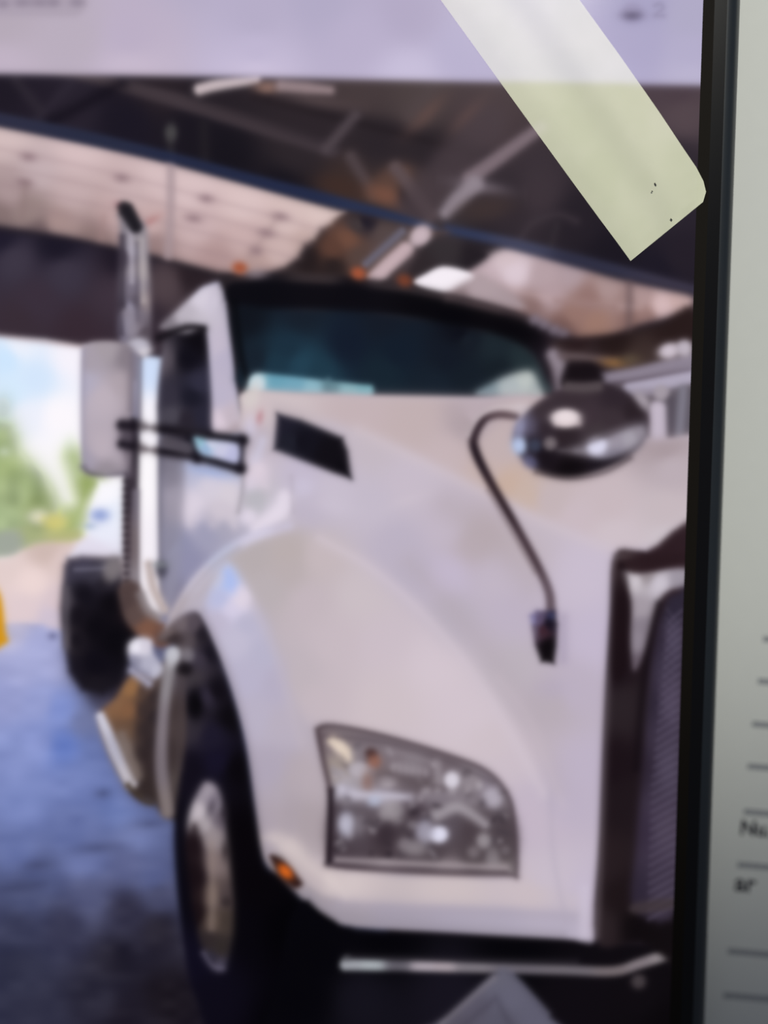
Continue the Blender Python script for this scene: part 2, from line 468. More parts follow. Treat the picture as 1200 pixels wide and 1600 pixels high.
# ---- space behind the cab roof
K_ = 'pictured_roof_void'
poly([(545, 335), (640, 356), (700, 362), (650, 380), (560, 445), (430, 440), (470, 405), (500, 372)], [
    (560, 350, (66, 56, 58)), (545, 372, (112, 76, 62)), (520, 390, (92, 62, 52)), (480, 405, (34, 26, 28)), (520, 415, (40, 31, 32)), (560, 400, (84, 66, 62)), (600, 365, (84, 70, 70)), (600, 395, (90, 72, 70)), (450, 430, (52, 42, 44)), (570, 345, (30, 26, 38))], 9, K_)
stroke([(628, 362), (572, 412)], 12, (104, 99, 114), 5, K_)
stroke([(634, 392), (610, 412), (584, 436)], [28, 26, 24], (198, 174, 180), 6, K_)
blob(657, 369, 15, 19, (200, 180, 188), 6, 40, K_)
stroke([(655, 395), (620, 432)], 14, (70, 58, 62), 8, K_, 0.8)
poly([(672, 380), (740, 388), (760, 400), (728, 420), (690, 415), (650, 436), (640, 425)], [(700, 392, (52, 46, 50)), (740, 400, (34, 28, 34)), (660, 420, (46, 38, 42))], 7, K_)
poly([(647, 440), (664, 428), (692, 416), (728, 423), (742, 436), (724, 452), (700, 460), (664, 452)], (246, 238, 246), 4.5, 'pictured_ceiling_lamp')
poly([(735, 435), (760, 430), (820, 480), (740, 478), (690, 468)], [(745, 455, (176, 158, 164)), (720, 468, (136, 118, 122))], 8, L_)
# ---- wall over the open door
W_ = 'pictured_door_header'
poly([(-110, 345), (0, 362), (110, 376), (230, 402), (330, 430), (372, 450), (372, 560), (250, 575), (130, 537), (0, 521), (-110, 505)], [
    (0, 372, (30, 26, 42)), (90, 385, (26, 22, 36)), (200, 408, (26, 20, 32)), (300, 432, (40, 30, 36)), (20, 405, (62, 55, 70)), (100, 425, (60, 53, 68)), (60, 470, (58, 47, 60)), (180, 460, (62, 50, 62)), (30, 505, (56, 44, 54)), (120, 515, (54, 40, 50)),
    (260, 445, (80, 66, 72)), (230, 500, (48, 38, 48)), (-60, 380, (32, 28, 44)), (-60, 470, (58, 48, 60))], 7, W_)
# ---- outdoors
O_ = 'pictured_sky'
poly([(-110, 500), (0, 524), (70, 530), (130, 540), (260, 560), (260, 1010), (-110, 1010)], [
    (10, 560, (206, 230, 254)), (55, 592, (212, 230, 252)), (30, 540, (236, 240, 252)), (110, 560, (248, 243, 252)), (20, 610, (214, 234, 253)), (90, 650, (253, 248, 253)), (40, 650, (238, 240, 252)), (110, 720, (254, 250, 254)), (60, 720, (250, 247, 252)), (238, 580, (206, 222, 250)), (238, 650, (250, 246, 253)), (232, 740, (254, 250, 254)), (232, 860, (246, 240, 248)), (-50, 570, (204, 228, 252))], 5, O_, 1, True)
stroke([(-60, 512), (0, 524), (130, 541)], 6, (160, 130, 134), 6, None, 0.5)
T_ = 'pictured_tree'
blob(4, 636, 14, 18, (188, 206, 204), 12, 0, T_, 0.8)
poly([(-110, 650), (0, 660), (22, 676), (32, 705), (55, 730), (72, 750), (86, 775), (90, 800), (84, 840), (-110, 850)], [
    (0, 690, (150, 172, 108)), (15, 720, (164, 186, 112)), (45, 750, (150, 172, 106)), (25, 770, (160, 180, 120)), (60, 790, (140, 160, 92)), (10, 810, (166, 188, 130)), (70, 825, (150, 166, 100)), (-60, 740, (150, 172, 106))], 18, T_)
grain(T_, 30, 20, 1.0, (1, 1, 0.8))
blob(6, 706, 8, 6, (206, 220, 200), 8, 0, None, 0.6)
blob(110, 700, 9, 14, (222, 232, 214), 9, 0, T_, 0.8)
poly([(100, 715), (122, 702), (150, 735), (160, 760), (140, 785), (132, 820), (110, 850), (88, 850), (96, 800), (118, 780)], [(118, 730, (176, 196, 130)), (140, 760, (150, 172, 84)), (118, 800, (170, 190, 110)), (110, 830, (160, 182, 100))], 15, T_)
blob(60, 808, 14, 10, (236, 226, 220), 9, 0, O_, 0.8)
poly([(-110, 830), (0, 832), (40, 822), (60, 830), (120, 828), (122, 850), (60, 858), (0, 872), (-110, 880)], [(10, 855, (160, 170, 152)), (50, 845, (168, 180, 116)), (90, 840, (184, 186, 110)), (-50, 850, (160, 172, 150))], 8, T_)
blob(86, 816, 18, 13, (222, 210, 104), 8, 0, T_, 0.9)
blob(16, 850, 22, 20, (158, 166, 154), 9, 0, T_, 0.8)
G_ = 'pictured_yard'
poly([(-110, 872), (0, 872), (36, 858), (60, 848), (108, 846), (180, 850), (180, 990), (-110, 990)], [(10, 885, (226, 206, 204)), (70, 860, (206, 184, 178)), (100, 880, (222, 200, 198)), (50, 910, (238, 216, 214)), (40, 950, (224, 204, 208)), (90, 940, (218, 198, 204)), (80, 965, (208, 194, 210))], 7, G_)
V_ = 'pictured_parked_truck'
poly([(148, 768), (155, 752), (194, 754), (196, 872), (106, 872), (120, 850), (136, 838), (140, 800)], [(165, 770, (250, 248, 254)), (160, 830, (234, 236, 250)), (180, 800, (236, 240, 252)), (150, 860, (226, 220, 236))], 7, V_, hard=True)
blob(156, 805, 13, 9, (134, 152, 208), 8, 0, None, 0.85)
blob(140, 822, 8, 5, (150, 170, 200), 6, 0, None, 0.6)
m_ = (REG == rid(T_))[..., None]
IMG[:] = np.where(m_, IMG * 0.76 + (IMG.mean(-1, keepdims=True) + 6) * 0.24, IMG)
# ---- workshop floor
F_ = 'pictured_floor'
poly([(-110, 976), (0, 974), (60, 975), (100, 985), (270, 990), (560, 1250), (620, 1700), (620, 1850), (-110, 1850)], [
    (20, 985, (190, 186, 212)), (60, 1010, (166, 170, 214)), (30, 1050, (164, 168, 212)), (90, 1040, (164, 168, 212)), (60, 1100, (150, 158, 208)), (15, 1090, (150, 156, 204)), (95, 1110, (126, 142, 204)), (60, 1160, (140, 152, 208)), (20, 1180, (134, 146, 200)), (100, 1165, (104, 126, 196)), (130, 1130, (110, 118, 160)),
    (150, 1180, (104, 118, 172)), (120, 1220, (112, 126, 182)), (40, 1260, (120, 134, 190)), (30, 1330, (100, 112, 164)), (110, 1300, (106, 118, 170)), (190, 1260, (108, 124, 180)), (220, 1310, (100, 110, 156)), (140, 1340, (102, 112, 160)), (200, 1350, (90, 96, 138)), (60, 1365, (84, 92, 134)),
    (40, 1400, (80, 86, 122)), (140, 1400, (82, 86, 122)), (240, 1370, (94, 102, 146)), (250, 1400, (76, 78, 108)), (200, 1420, (52, 50, 70)), (100, 1450, (50, 50, 74)), (30, 1450, (58, 60, 86)), (250, 1450, (40, 36, 48)), (180, 1500, (36, 33, 46)),
    (30, 1510, (46, 47, 68)), (60, 1580, (46, 46, 66)), (150, 1560, (40, 38, 54)), (260, 1560, (24, 19, 27)), (200, 1590, (32, 28, 40)), (-60, 1100, (150, 158, 206)), (-60, 1400, (80, 86, 124)), (-60, 1600, (44, 46, 66)), (200, 1750, (28, 25, 36))], 6, F_)
grain(F_, 14, 50, 0.55)
grain(F_, 9, 24, 0.6)
for a_ in ((55, 1382, 16, 5), (15, 1390, 26, 5), (155, 1325, 24, 6), (60, 1352, 16, 5), (160, 1240, 9, 6), (235, 1288, 14, 5)):
    blob(a_[0], a_[1], a_[2], a_[3], (56, 60, 92), 8, -4, None, 0.5)
for a_ in ((30, 1270, 30, 12), (120, 1355, 22, 12), (25, 1195, 24, 14), (215, 1310, 18, 10), (60, 1230, 40, 8)):
    blob(a_[0], a_[1], a_[2], a_[3], (140, 152, 208), 14, 0, None, 0.4)
poly([(-20, 915), (0, 930), (8, 985), (10, 1004), (-20, 1010)], (212, 148, 24), 6, 'pictured_yellow_post')
# shade of the truck on the floor
poly([(110, 1020), (130, 1080), (160, 1120), (180, 1180), (205, 1250), (262, 1275), (276, 1330), (290, 1400), (300, 1450), (400, 1450), (330, 1000), (180, 1000)], [(150, 1080, (60, 58, 78)), (160, 1120, (86, 88, 118)), (190, 1190, (84, 88, 128)), (260, 1300, (84, 90, 128))], 22, None, 0.75)
poly([(112, 1050), (135, 1085), (160, 1118), (200, 1100), (215, 1050), (150, 1020)], [(140, 1080, (40, 36, 50)), (165, 1110, (66, 62, 82)), (190, 1080, (30, 25, 34))], 14, None, 0.8)
# ---- rear wheel
R_ = 'pictured_rear_wheel'
poly([(97, 920), (100, 884), (106, 873), (128, 869), (185, 872), (200, 930), (250, 985), (215, 1010), (200, 1040), (188, 1070), (160, 1086), (128, 1078), (108, 1050), (98, 1000), (94, 950)], [
    (105, 890, (58, 54, 70)), (102, 940, (66, 60, 70)), (103, 1000, (64, 56, 62)), (112, 1050, (24, 20, 30)), (130, 880, (64, 60, 78)), (150, 895, (58, 54, 68)), (170, 885, (78, 74, 88)), (130, 930, (18, 15, 24)), (150, 980, (12, 9, 16)), (150, 1040, (14, 11, 20)), (180, 1000, (10, 8, 14)), (200, 960, (20, 14, 20)), (150, 1070, (26, 22, 30)), (175, 940, (12, 9, 15)), (165, 910, (30, 26, 36)), (115, 1000, (22, 18, 26)), (120, 960, (20, 16, 24))], 7, R_, hard=True)
stroke([(118, 890), (165, 888)], 5, (112, 108, 126), 5, None, 0.8)
blob(176, 890, 14, 20, (128, 120, 124), 7, 20, None, 0.9)
stroke([(104, 920), (103, 1010)], 9, (92, 86, 96), 6, None, 0.7)
blob(82, 994, 6, 5, (96, 96, 134), 6, 0, None, 0.7)
# ---- exhaust stack behind the mirror
E_ = 'pictured_exhaust_stack'
stroke([(190, 338), (196, 352), (205, 400)], [14, 18, 20], (130, 124, 134), 6, E_, 0.8)
poly([(190, 352), (204, 345), (228, 352), (233, 420), (236, 480), (232, 545), (190, 545), (186, 450)], [
    (193, 400, (70, 62, 76)), (193, 480, (62, 55, 68)), (207, 390, (156, 150, 164)), (207, 450, (120, 112, 128)), (215, 380, (150, 142, 150)), (221, 420, (166, 156, 160)), (224, 470, (150, 136, 140)), (214, 470, (92, 84, 98)), (200, 480, (150, 144, 164)), (196, 505, (130, 126, 150)), (215, 510, (122, 112, 124)), (225, 520, (84, 74, 84))], 6, E_)
stroke([(191, 370), (190, 440), (190, 520)], 9, (56, 48, 60), 6, None, 0.8)
stroke([(214, 380), (214, 500)], 6, (84, 76, 90), 5, None, 0.6)
stroke([(204, 362), (206, 440)], 7, (178, 170, 184), 5, None, 0.8)
stroke([(221, 375), (224, 470)], 7, (186, 176, 178), 5, None, 0.6)
stroke([(188, 322), (197, 328), (212, 354)], [10, 24, 20], (30, 27, 34), 5, E_)
blob(182, 318, 5, 4, (170, 120, 130), 6, 0, None, 0.4)
stroke([(200, 490), (205, 515)], 20, (146, 138, 152), 6, E_, 0.8)
blob(216, 542, 18, 14, (190, 186, 200), 6, 0, E_)
blob(222, 552, 14, 7, (220, 214, 222), 5, -20, None, 0.8)
stroke([(208, 560), (206, 700), (204, 800), (205, 930)], [22, 22, 24, 26], [(205, 600, (132, 126, 144)), (210, 650, (112, 106, 126)), (206, 700, (40, 34, 44)), (200, 760, (54, 46, 56)), (200, 850, (82, 70, 78)), (208, 900, (116, 106, 114))], 5, E_)
stroke([(212, 770), (211, 830), (210, 925)], 11, [(212, 780, (124, 116, 130)), (210, 860, (124, 112, 116)), (208, 920, (150, 142, 150))], 5, None, 0.8)
stroke([(210, 600), (210, 650)], 10, (160, 158, 182), 5, None, 0.6)
for k in range(14): blob(197, 752 + k * 12, 4, 3, (42, 34, 42), 4, 0, None, 0.7)
stroke([(202, 925), (212, 958), (232, 980), (252, 992)], [36, 40, 42, 40], [(195, 940, (78, 62, 62)), (210, 960, (92, 74, 72)), (230, 985, (124, 86, 70)), (250, 995, (104, 72, 62))], 6, E_)
stroke([(220, 930), (232, 955), (250, 965)], 14, (136, 126, 130), 6, None, 0.8)
# ---- cab side
P_ = 'pictured_cab'
poly([(248, 700), (255, 560), (300, 470), (322, 447), (350, 448), (362, 530), (374, 640), (385, 700), (420, 740), (420, 850), (380, 880), (320, 940), (290, 975), (256, 972), (252, 940)], [
    (262, 720, (110, 108, 128)), (258, 800, (128, 126, 150)), (256, 880, (134, 132, 158)), (275, 760, (150, 148, 172)), (275, 850, (142, 142, 172)), (300, 760, (196, 188, 208)), (300, 800, (214, 204, 220)), (330, 790, (204, 196, 212)), (350, 760, (204, 196, 212)), (340, 735, (160, 172, 214)),
    (325, 830, (158, 156, 182)), (290, 880, (144, 142, 172)), (270, 930, (126, 122, 146)), (345, 820, (168, 164, 184)), (365, 790, (196, 188, 202)), (300, 740, (168, 172, 200))], 5, P_)
poly([(286, 722), (330, 728), (372, 742), (374, 790), (368, 826), (350, 815), (330, 825), (312, 800), (298, 822), (286, 800)], [(300, 740, (188, 188, 212)), (300, 790, (222, 212, 226)), (330, 760, (214, 206, 220)), (345, 800, (208, 198, 210)), (360, 770, (216, 207, 217)), (325, 815, (190, 182, 198))], 9, None, 0.95)
blob(332, 738, 34, 7, (150, 170, 220), 9, 12, None, 0.7)
poly([(252, 700), (286, 712), (286, 800), (280, 900), (256, 950)], [(262, 740, (126, 120, 134)), (275, 780, (162, 154, 168)), (262, 850, (140, 136, 154)), (276, 860, (148, 146, 168))], 9, None, 0.8)
stroke([(251, 690), (250, 800), (251, 930)], 5, (92, 88, 104), 5, None, 0.6)
poly([(252, 560), (262, 520), (318, 508), (328, 560), (334, 680), (252, 680)], [(258, 560, (90, 82, 92)), (262, 620, (52, 48, 62)), (290, 560, (14, 12, 22)), (300, 620, (26, 25, 38)), (312, 600, (48, 46, 64)), (270, 650, (74, 70, 82)), (290, 655, (40, 35, 46)), (315, 650, (40, 38, 54)), (310, 530, (12, 9, 16))], 6, 'pictured_side_window')
poly([(250, 512), (275, 485), (305, 458), (326, 446), (350, 450), (356, 500), (364, 570), (373, 640), (384, 668), (360, 680), (333, 676), (330, 620), (326, 540), (318, 512), (290, 520)], [
    (262, 508, (130, 122, 132)), (290, 490, (188, 180, 192)), (315, 465, (214, 206, 220)), (335, 470, (206, 198, 214)), (350, 470, (184, 176, 192)), (338, 540, (196, 186, 204)), (352, 560, (186, 178, 200)), (345, 620, (188, 180, 202)), (340, 660, (220, 204, 218)), (362, 650, (196, 182, 194)), (372, 672, (180, 164, 172)), (300, 512, (204, 196, 208))], 6, P_)
stroke([(248, 528), (290, 512), (318, 513)], [10, 12, 10], (20, 16, 22), 6, None, 0.9)
stroke([(358, 480), (372, 590), (382, 640)], 6, (30, 26, 34), 5, None, 0.6)
# ---- cab roof and windscreen
D_ = 'pictured_cab_roof'
poly([(345, 445), (352, 432), (400, 428), (500, 428), (600, 438), (700, 458), (780, 478), (840, 505), (868, 540), (880, 600), (870, 625), (720, 626), (560, 622), (400, 614), (378, 606), (366, 540), (356, 470)], [
    (380, 434, (44, 37, 42)), (500, 434, (56, 47, 50)), (600, 446, (52, 44, 48)), (680, 462, (54, 46, 50)), (760, 482, (40, 32, 36)), (400, 460, (10, 9, 16)), (550, 465, (12, 10, 17)), (700, 500, (4, 3, 8)), (800, 510, (8, 5, 10)), (860, 560, (36, 26, 34)), (364, 520, (10, 12, 18)), (376, 590, (20, 24, 32))], 6, D_)
poly([(358, 444), (430, 440), (540, 446), (640, 458), (740, 480), (820, 506), (856, 540), (866, 600), (850, 612), (838, 560), (790, 528), (700, 506), (600, 491), (480, 484), (368, 482)], [(400, 460, (10, 9, 16)), (550, 466, (11, 9, 16)), (700, 494, (4, 3, 8)), (800, 520, (6, 4, 9)), (855, 570, (24, 18, 26))], 6, D_, 0.95)
N_ = 'pictured_windscreen'
poly([(366, 482), (420, 482), (500, 484), (600, 490), (700, 506), (780, 524), (830, 550), (852, 590), (858, 616), (740, 622), (580, 618), (388, 608), (374, 560)], [
    (385, 500, (15, 19, 28)), (470, 495, (22, 30, 42)), (600, 500, (20, 26, 38)), (720, 520, (12, 14, 24)), (400, 560, (22, 32, 44)), (430, 568, (28, 52, 68)), (470, 568, (34, 64, 82)), (450, 545, (26, 46, 62)), (500, 580, (30, 56, 72)), (540, 540, (18, 26, 42)), (600, 580, (22, 36, 48)), (620, 550, (18, 28, 42)),
    (700, 560, (18, 24, 36)), (680, 600, (22, 32, 44)), (770, 540, (28, 38, 46)), (820, 560, (34, 46, 52)), (780, 580, (20, 28, 36)), (730, 590, (20, 28, 38)), (845, 590, (48, 60, 66)), (730, 530, (22, 28, 38))], 8, N_)
stroke([(366, 470), (378, 560), (390, 604)], 9, (8, 9, 14), 5, None, 0.7)
poly([(388, 600), (400, 584), (440, 586), (500, 593), (560, 600), (582, 604), (574, 622), (500, 618), (400, 614)], [(400, 590, (150, 190, 204)), (430, 594, (104, 160, 182)), (460, 602, (112, 164, 186)), (490, 608, (140, 184, 200)), (515, 606, (100, 134, 146)), (545, 612, (138, 180, 190)), (570, 612, (124, 176, 188))], 5, N_)
stroke([(513, 594), (513, 620)], 8, (90, 124, 138), 5, None, 0.6)
blob(402, 600, 12, 14, (214, 222, 228), 6, 0, None, 0.85)
poly([(745, 616), (770, 597), (800, 584), (828, 580), (842, 598), (846, 622), (800, 626)], [(820, 592, (190, 196, 194)), (800, 605, (176, 184, 188)), (840, 610, (170, 178, 180)), (760, 612, (128, 146, 156))], 8, N_)
for mx, my, mr in ((375, 419, 11), (560, 427, 11), (632, 438, 11)):
    blob(mx, my, mr, 9, (164, 84, 56) if mx < 600 else (118, 62, 44), 6, 20, 'pictured_marker_lamp')
blob(400, 428, 16, 7, (140, 126, 136), 6, 0, None, 0.7)
stroke([(700, 466), (780, 484), (830, 500)], 10, (108, 90, 94), 8, None, 0.45)
for mx, my in ((836, 500), (850, 507), (866, 515), (880, 522)): blob(mx, my, 9, 8, (134, 122, 138), 6, 0, None, 0.7)
# ---- what stands behind the hood on the right
H_ = 'pictured_workshop_equipment'
poly([(862, 540), (905, 528), (960, 522), (1030, 505), (1090, 490), (1090, 700), (1000, 690), (880, 640)], [(900, 540, (40, 26, 28)), (960, 535, (34, 22, 22)), (1050, 515, (38, 25, 25)), (1000, 560, (60, 46, 44)), (920, 580, (30, 22, 28)), (890, 600, (70, 60, 70)), (980, 620, (90, 80, 90)), (1060, 650, (90, 84, 94)), (900, 560, (60, 48, 50)), (1010, 680, (120, 108, 116))], 8, H_)
stroke([(864, 555), (878, 580), (882, 612)], [20, 26, 22], (146, 134, 146), 8, H_)
stroke([(880, 556), (930, 560), (960, 566)], 12, (104, 88, 92), 7, H_, 0.8)
blob(960, 567, 18, 7, (136, 96, 56), 7, 5, H_, 0.9)
blob(985, 562, 14, 8, (96, 82, 66), 8, 0, H_, 0.7)
stroke([(940, 592), (1000, 582), (1082, 562)], [18, 20, 22], (140, 130, 146), 6, H_)
stroke([(985, 606), (1030, 598), (1082, 586)], [22, 26, 28], (176, 168, 188), 6, H_)
stroke([(960, 599), (1080, 577)], 4, (96, 84, 98), 5, None, 0.8)
blob(1046, 548, 17, 12, (206, 194, 206), 6, -15, H_)
blob(1070, 544, 13, 13, (190, 180, 192), 6, 0, H_)
blob(1010, 612, 26, 6, (150, 140, 156), 6, 0, H_, 0.8)
stroke([(1028, 640), (1030, 688)], 28, (196, 184, 200), 6, H_)
blob(1034, 614, 12, 12, (164, 154, 164), 5, 0, H_)
stroke([(1050, 625), (1050, 680)], 12, (82, 74, 86), 7, H_, 0.8)
stroke([(1068, 610), (1062, 680)], 14, (128, 124, 138), 7, H_)
blob(1000, 630, 14, 17, (168, 158, 168), 6, -30, H_)
blob(1004, 655, 9, 14, (54, 42, 52), 6, 0, H_, 0.8)
# ---- white bonnet and wing
Y_ = 'pictured_hood'
poly([(384, 612), (480, 615), (580, 618), (740, 621), (870, 624), (1000, 680), (1040, 686), (1110, 694), (1110, 866), (1000, 862), (962, 868), (955, 960), (948, 1100), (940, 1300), (930, 1468), (880, 1466), (700, 1456), (530, 1444), (476, 1408), (412, 1345), (398, 1260), (384, 1160), (360, 1075), (330, 1000), (305, 958), (262, 985), (268, 960), (310, 898), (352, 858), (400, 836), (384, 800), (378, 740), (376, 690), (374, 640)], [
    (400, 640, (208, 192, 196)), (450, 635, (196, 182, 188)), (400, 690, (188, 176, 188)), (395, 730, (206, 194, 208)), (400, 770, (190, 184, 194)), (420, 800, (206, 198, 212)), (470, 740, (196, 186, 206)), (480, 790, (190, 180, 198)), (520, 770, (200, 190, 206)), (580, 700, (196, 184, 194)), (580, 790, (196, 186, 202)),
    (640, 760, (200, 188, 202)), (620, 850, (188, 178, 196)), (700, 820, (196, 184, 200)), (740, 850, (184, 170, 178)), (780, 900, (194, 182, 198)), (700, 900, (196, 184, 206)), (830, 850, (196, 184, 196)), (800, 960, (190, 178, 196)), (900, 900, (202, 190, 208)), (930, 1000, (196, 184, 206)), (900, 1080, (188, 176, 194)), (920, 1200, (190, 178, 198)),
    (860, 1100, (184, 172, 182)), (800, 1040, (188, 178, 188)), (700, 960, (184, 174, 188)), (640, 900, (186, 176, 194)), (880, 1250, (188, 176, 196)), (915, 1400, (196, 184, 204)), (860, 1380, (200, 188, 202)),
    (450, 860, (184, 172, 174)), (400, 870, (182, 172, 176)), (420, 920, (184, 174, 180)), (500, 870, (196, 184, 190)), (480, 950, (194, 182, 188)), (560, 960, (200, 186, 194)), (520, 1040, (200, 186, 194)), (600, 1050, (204, 190, 198)), (680, 1080, (210, 196, 204)), (560, 1110, (206, 192, 198)), (720, 1130, (208, 194, 202)), (800, 1180, (204, 190, 200)), (840, 1280, (196, 182, 198)),
    (480, 1060, (192, 180, 186)), (450, 1000, (186, 176, 186)), (420, 1060, (180, 172, 194)), (390, 980, (182, 176, 198)), (440, 1150, (182, 172, 186)), (400, 1140, (182, 174, 194)), (470, 1200, (184, 172, 182)), (420, 1220, (172, 162, 180)), (480, 1290, (176, 164, 172)), (430, 1300, (178, 166, 174)), (450, 1320, (206, 192, 194)),
    (500, 1370, (202, 188, 194)), (560, 1385, (208, 194, 200)), (700, 1390, (204, 190, 196)), (820, 1400, (202, 188, 196)), (600, 1430, (160, 152, 166)), (700, 1438, (166, 158, 176)), (800, 1440, (176, 168, 186)), (480, 1395, (158, 148, 156)), (540, 1420, (160, 150, 160)), (880, 1445, (186, 176, 194)), (440, 1345, (156, 146, 152))], 5, Y_)
# top of the bonnet
poly([(392, 614), (480, 615), (580, 618), (740, 621), (870, 624), (1000, 684), (1110, 694), (1110, 862), (1010, 858), (962, 856), (900, 832), (820, 796), (720, 748), (640, 706), (560, 672), (470, 640)], [
    (440, 624, (206, 192, 196)), (560, 640, (196, 178, 182)), (650, 660, (194, 176, 178)), (740, 650, (186, 170, 178)), (700, 710, (198, 180, 184)), (760, 740, (198, 178, 176)), (790, 760, (200, 174, 160)), (820, 775, (200, 178, 168)), (860, 780, (196, 180, 184)), (950, 790, (200, 184, 190)), (1040, 700, (168, 152, 158)), (1050, 730, (188, 174, 182)),
    (1040, 800, (198, 184, 190)), (960, 835, (206, 192, 200)), (1050, 845, (206, 196, 204)), (900, 810, (202, 186, 194)), (780, 700, (194, 176, 178)), (730, 660, (176, 160, 166))], 10, 'pictured_hood')
stroke([(560, 672), (640, 712), (720, 752), (820, 802), (900, 838), (960, 860)], 14, (210, 196, 204), 12, None, 0.5)
blob(780, 838, 50, 22, (180, 164, 166), 26, 32, None, 0.5)
stroke([(700, 790), (780, 850), (830, 910)], 40, (180, 167, 174), 24, None, 0.45)
# side reflections behind the wing
stroke([(410, 690), (395, 730), (392, 760)], 14, (206, 202, 224), 9, None, 0.7)
poly([(382, 735), (410, 725), (420, 760), (404, 765), (384, 762)], (222, 208, 222), 9, None, 0.7)
blob(400, 785, 16, 18, (184, 182, 190), 9, 0, None, 0.8)
stroke([(446, 778), (436, 800), (400, 826)], [24, 26, 18], (230, 220, 234), 8, None, 0.9)
blob(388, 808, 12, 12, (228, 218, 234), 8, 30, None, 0.8)
blob(397, 735, 14, 10, (222, 208, 220), 8, 0, None, 0.7)
blob(391, 668, 9, 16, (212, 206, 230), 8, 0, None, 0.6)
stroke([(378, 690), (379, 760), (372, 800)], 5, (150, 144, 152), 5, None, 0.6)
blob(473, 762, 18, 14, (206, 198, 220), 10, 0, None, 0.6)
stroke([(455, 745), (458, 800)], 5, (176, 166, 180), 6, None, 0.5)
blob(518, 790, 30, 10, (204, 194, 210), 12, 10, None, 0.6)
blob(406, 652, 5, 9, (184, 130, 140), 5, 10, None, 0.7)
blob(392, 620, 12, 18, (214, 206, 204), 7, 20, None, 0.8)
blob(635, 782, 22, 6, (206, 194, 206), 8, -20, None, 0.5)
# wing ridge, crest and leading edge
stroke([(270, 962), (305, 912), (350, 868), (400, 838), (450, 822)], [10, 18, 18, 18, 14], [(275, 955, (186, 174, 182)), (310, 908, (208, 202, 222)), (345, 872, (190, 198, 232)), (400, 838, (214, 208, 230)), (450, 822, (200, 192, 212))], 7, 'pictured_wing')
stroke([(262, 990), (290, 935), (330, 888), (372, 858)], [10, 12, 12, 8], (168, 158, 166), 9, None, 0.6)
poly([(352, 880), (400, 850), (450, 838), (500, 842), (560, 878), (620, 930), (690, 1000), (750, 1075), (800, 1150), (760, 1190), (680, 1160), (600, 1140), (500, 1130), (470, 1110), (440, 1020), (400, 940)], [
    (400, 870, (182, 172, 174)), (450, 862, (186, 174, 174)), (450, 890, (186, 174, 176)), (500, 870, (198, 184, 188)), (420, 920, (186, 176, 180)), (480, 940, (196, 182, 190)), (560, 930, (204, 192, 198)), (520, 1000, (200, 186, 194)), (600, 1000, (204, 190, 200)), (680, 1030, (212, 198, 208)), (600, 1100, (206, 192, 198)), (740, 1110, (210, 196, 206)), (500, 1100, (198, 184, 192)), (470, 1050, (192, 180, 188)), (770, 1160, (206, 192, 200))], 16, 'pictured_wing', 0.85)
stroke([(500, 842), (580, 888), (660, 958), (730, 1040), (790, 1130), (850, 1240)], [8, 12, 14, 16, 16, 14], (212, 199, 210), 12, None, 0.65)
stroke([(640, 880), (720, 965), (790, 1060), (850, 1170), (870, 1230)], [20, 30, 36, 34, 20], (180, 168, 178), 22, None, 0.5)
stroke([(780, 1060), (830, 1130), (880, 1260)], 10, (204, 190, 200), 12, None, 0.3)
poly([(318, 960), (335, 905), (356, 880), (378, 905), (395, 940), (425, 1000), (442, 1050), (462, 1140), (470, 1240), (450, 1310), (412, 1340), (398, 1250), (384, 1160), (360, 1070), (335, 1000)], [
    (340, 905, (198, 200, 226)), (356, 912, (178, 194, 240)), (345, 935, (186, 190, 226)), (372, 932, (222, 212, 230)), (362, 950, (216, 208, 232)), (340, 970, (192, 184, 206)), (385, 975, (186, 182, 206)), (370, 1000, (196, 190, 212)), (410, 1020, (184, 180, 204)), (390, 1060, (186, 180, 204)), (430, 1070, (182, 174, 196)),
    (400, 1120, (186, 178, 198)), (440, 1130, (186, 176, 192)), (420, 1200, (176, 166, 184)), (455, 1230, (178, 167, 178)), (420, 1290, (172, 160, 172)), (450, 1290, (176, 164, 172))], 9, 'pictured_wing', 0.9)
stroke([(356, 895), (366, 925)], 13, (170, 188, 240), 8, None, 0.7)
blob(378, 935, 13, 16, (226, 214, 228), 8, -20, None, 0.7)
stroke([(395, 945), (430, 1020), (452, 1100), (470, 1160)], 12, (196, 184, 194), 9, None, 0.4)
# lower lip of the wing
poly([(428, 1312), (455, 1318), (500, 1352), (540, 1364), (660, 1372), (800, 1376), (905, 1398), (908, 1430), (780, 1422), (640, 1418), (545, 1413), (505, 1400), (462, 1368)], [(440, 1325, (202, 188, 190)), (490, 1370, (190, 176, 180)), (530, 1380, (212, 198, 198)), (600, 1392, (202, 188, 190)), (700, 1396, (204, 190, 192)), (820, 1402, (202, 188, 194)), (890, 1415, (198, 186, 198))], 9, None, 0.8, True)
poly([(455, 1180), (505, 1200), (512, 1250), (510, 1340), (470, 1320), (440, 1300), (445, 1240)], [(490, 1220, (182, 169, 176)), (480, 1290, (168, 155, 161)), (450, 1290, (168, 156, 166))], 12, None, 0.6)
poly([(455, 1388), (500, 1400), (540, 1412), (640, 1416), (780, 1420), (905, 1428), (912, 1467), (860, 1464), (700, 1456), (530, 1446), (476, 1408)], [(500, 1410, (158, 148, 158)), (540, 1430, (160, 151, 162)), (620, 1432, (162, 154, 170)), (740, 1438, (172, 164, 182)), (860, 1445, (182, 173, 192))], 8, None, 0.8, True)
stroke([(412, 1310), (440, 1312), (480, 1350), (520, 1378)], [14, 20, 18, 12], (212, 198, 198), 9, None, 0.6)
stroke([(512, 1370), (540, 1400)], 12, (216, 202, 202), 8, None, 0.6)
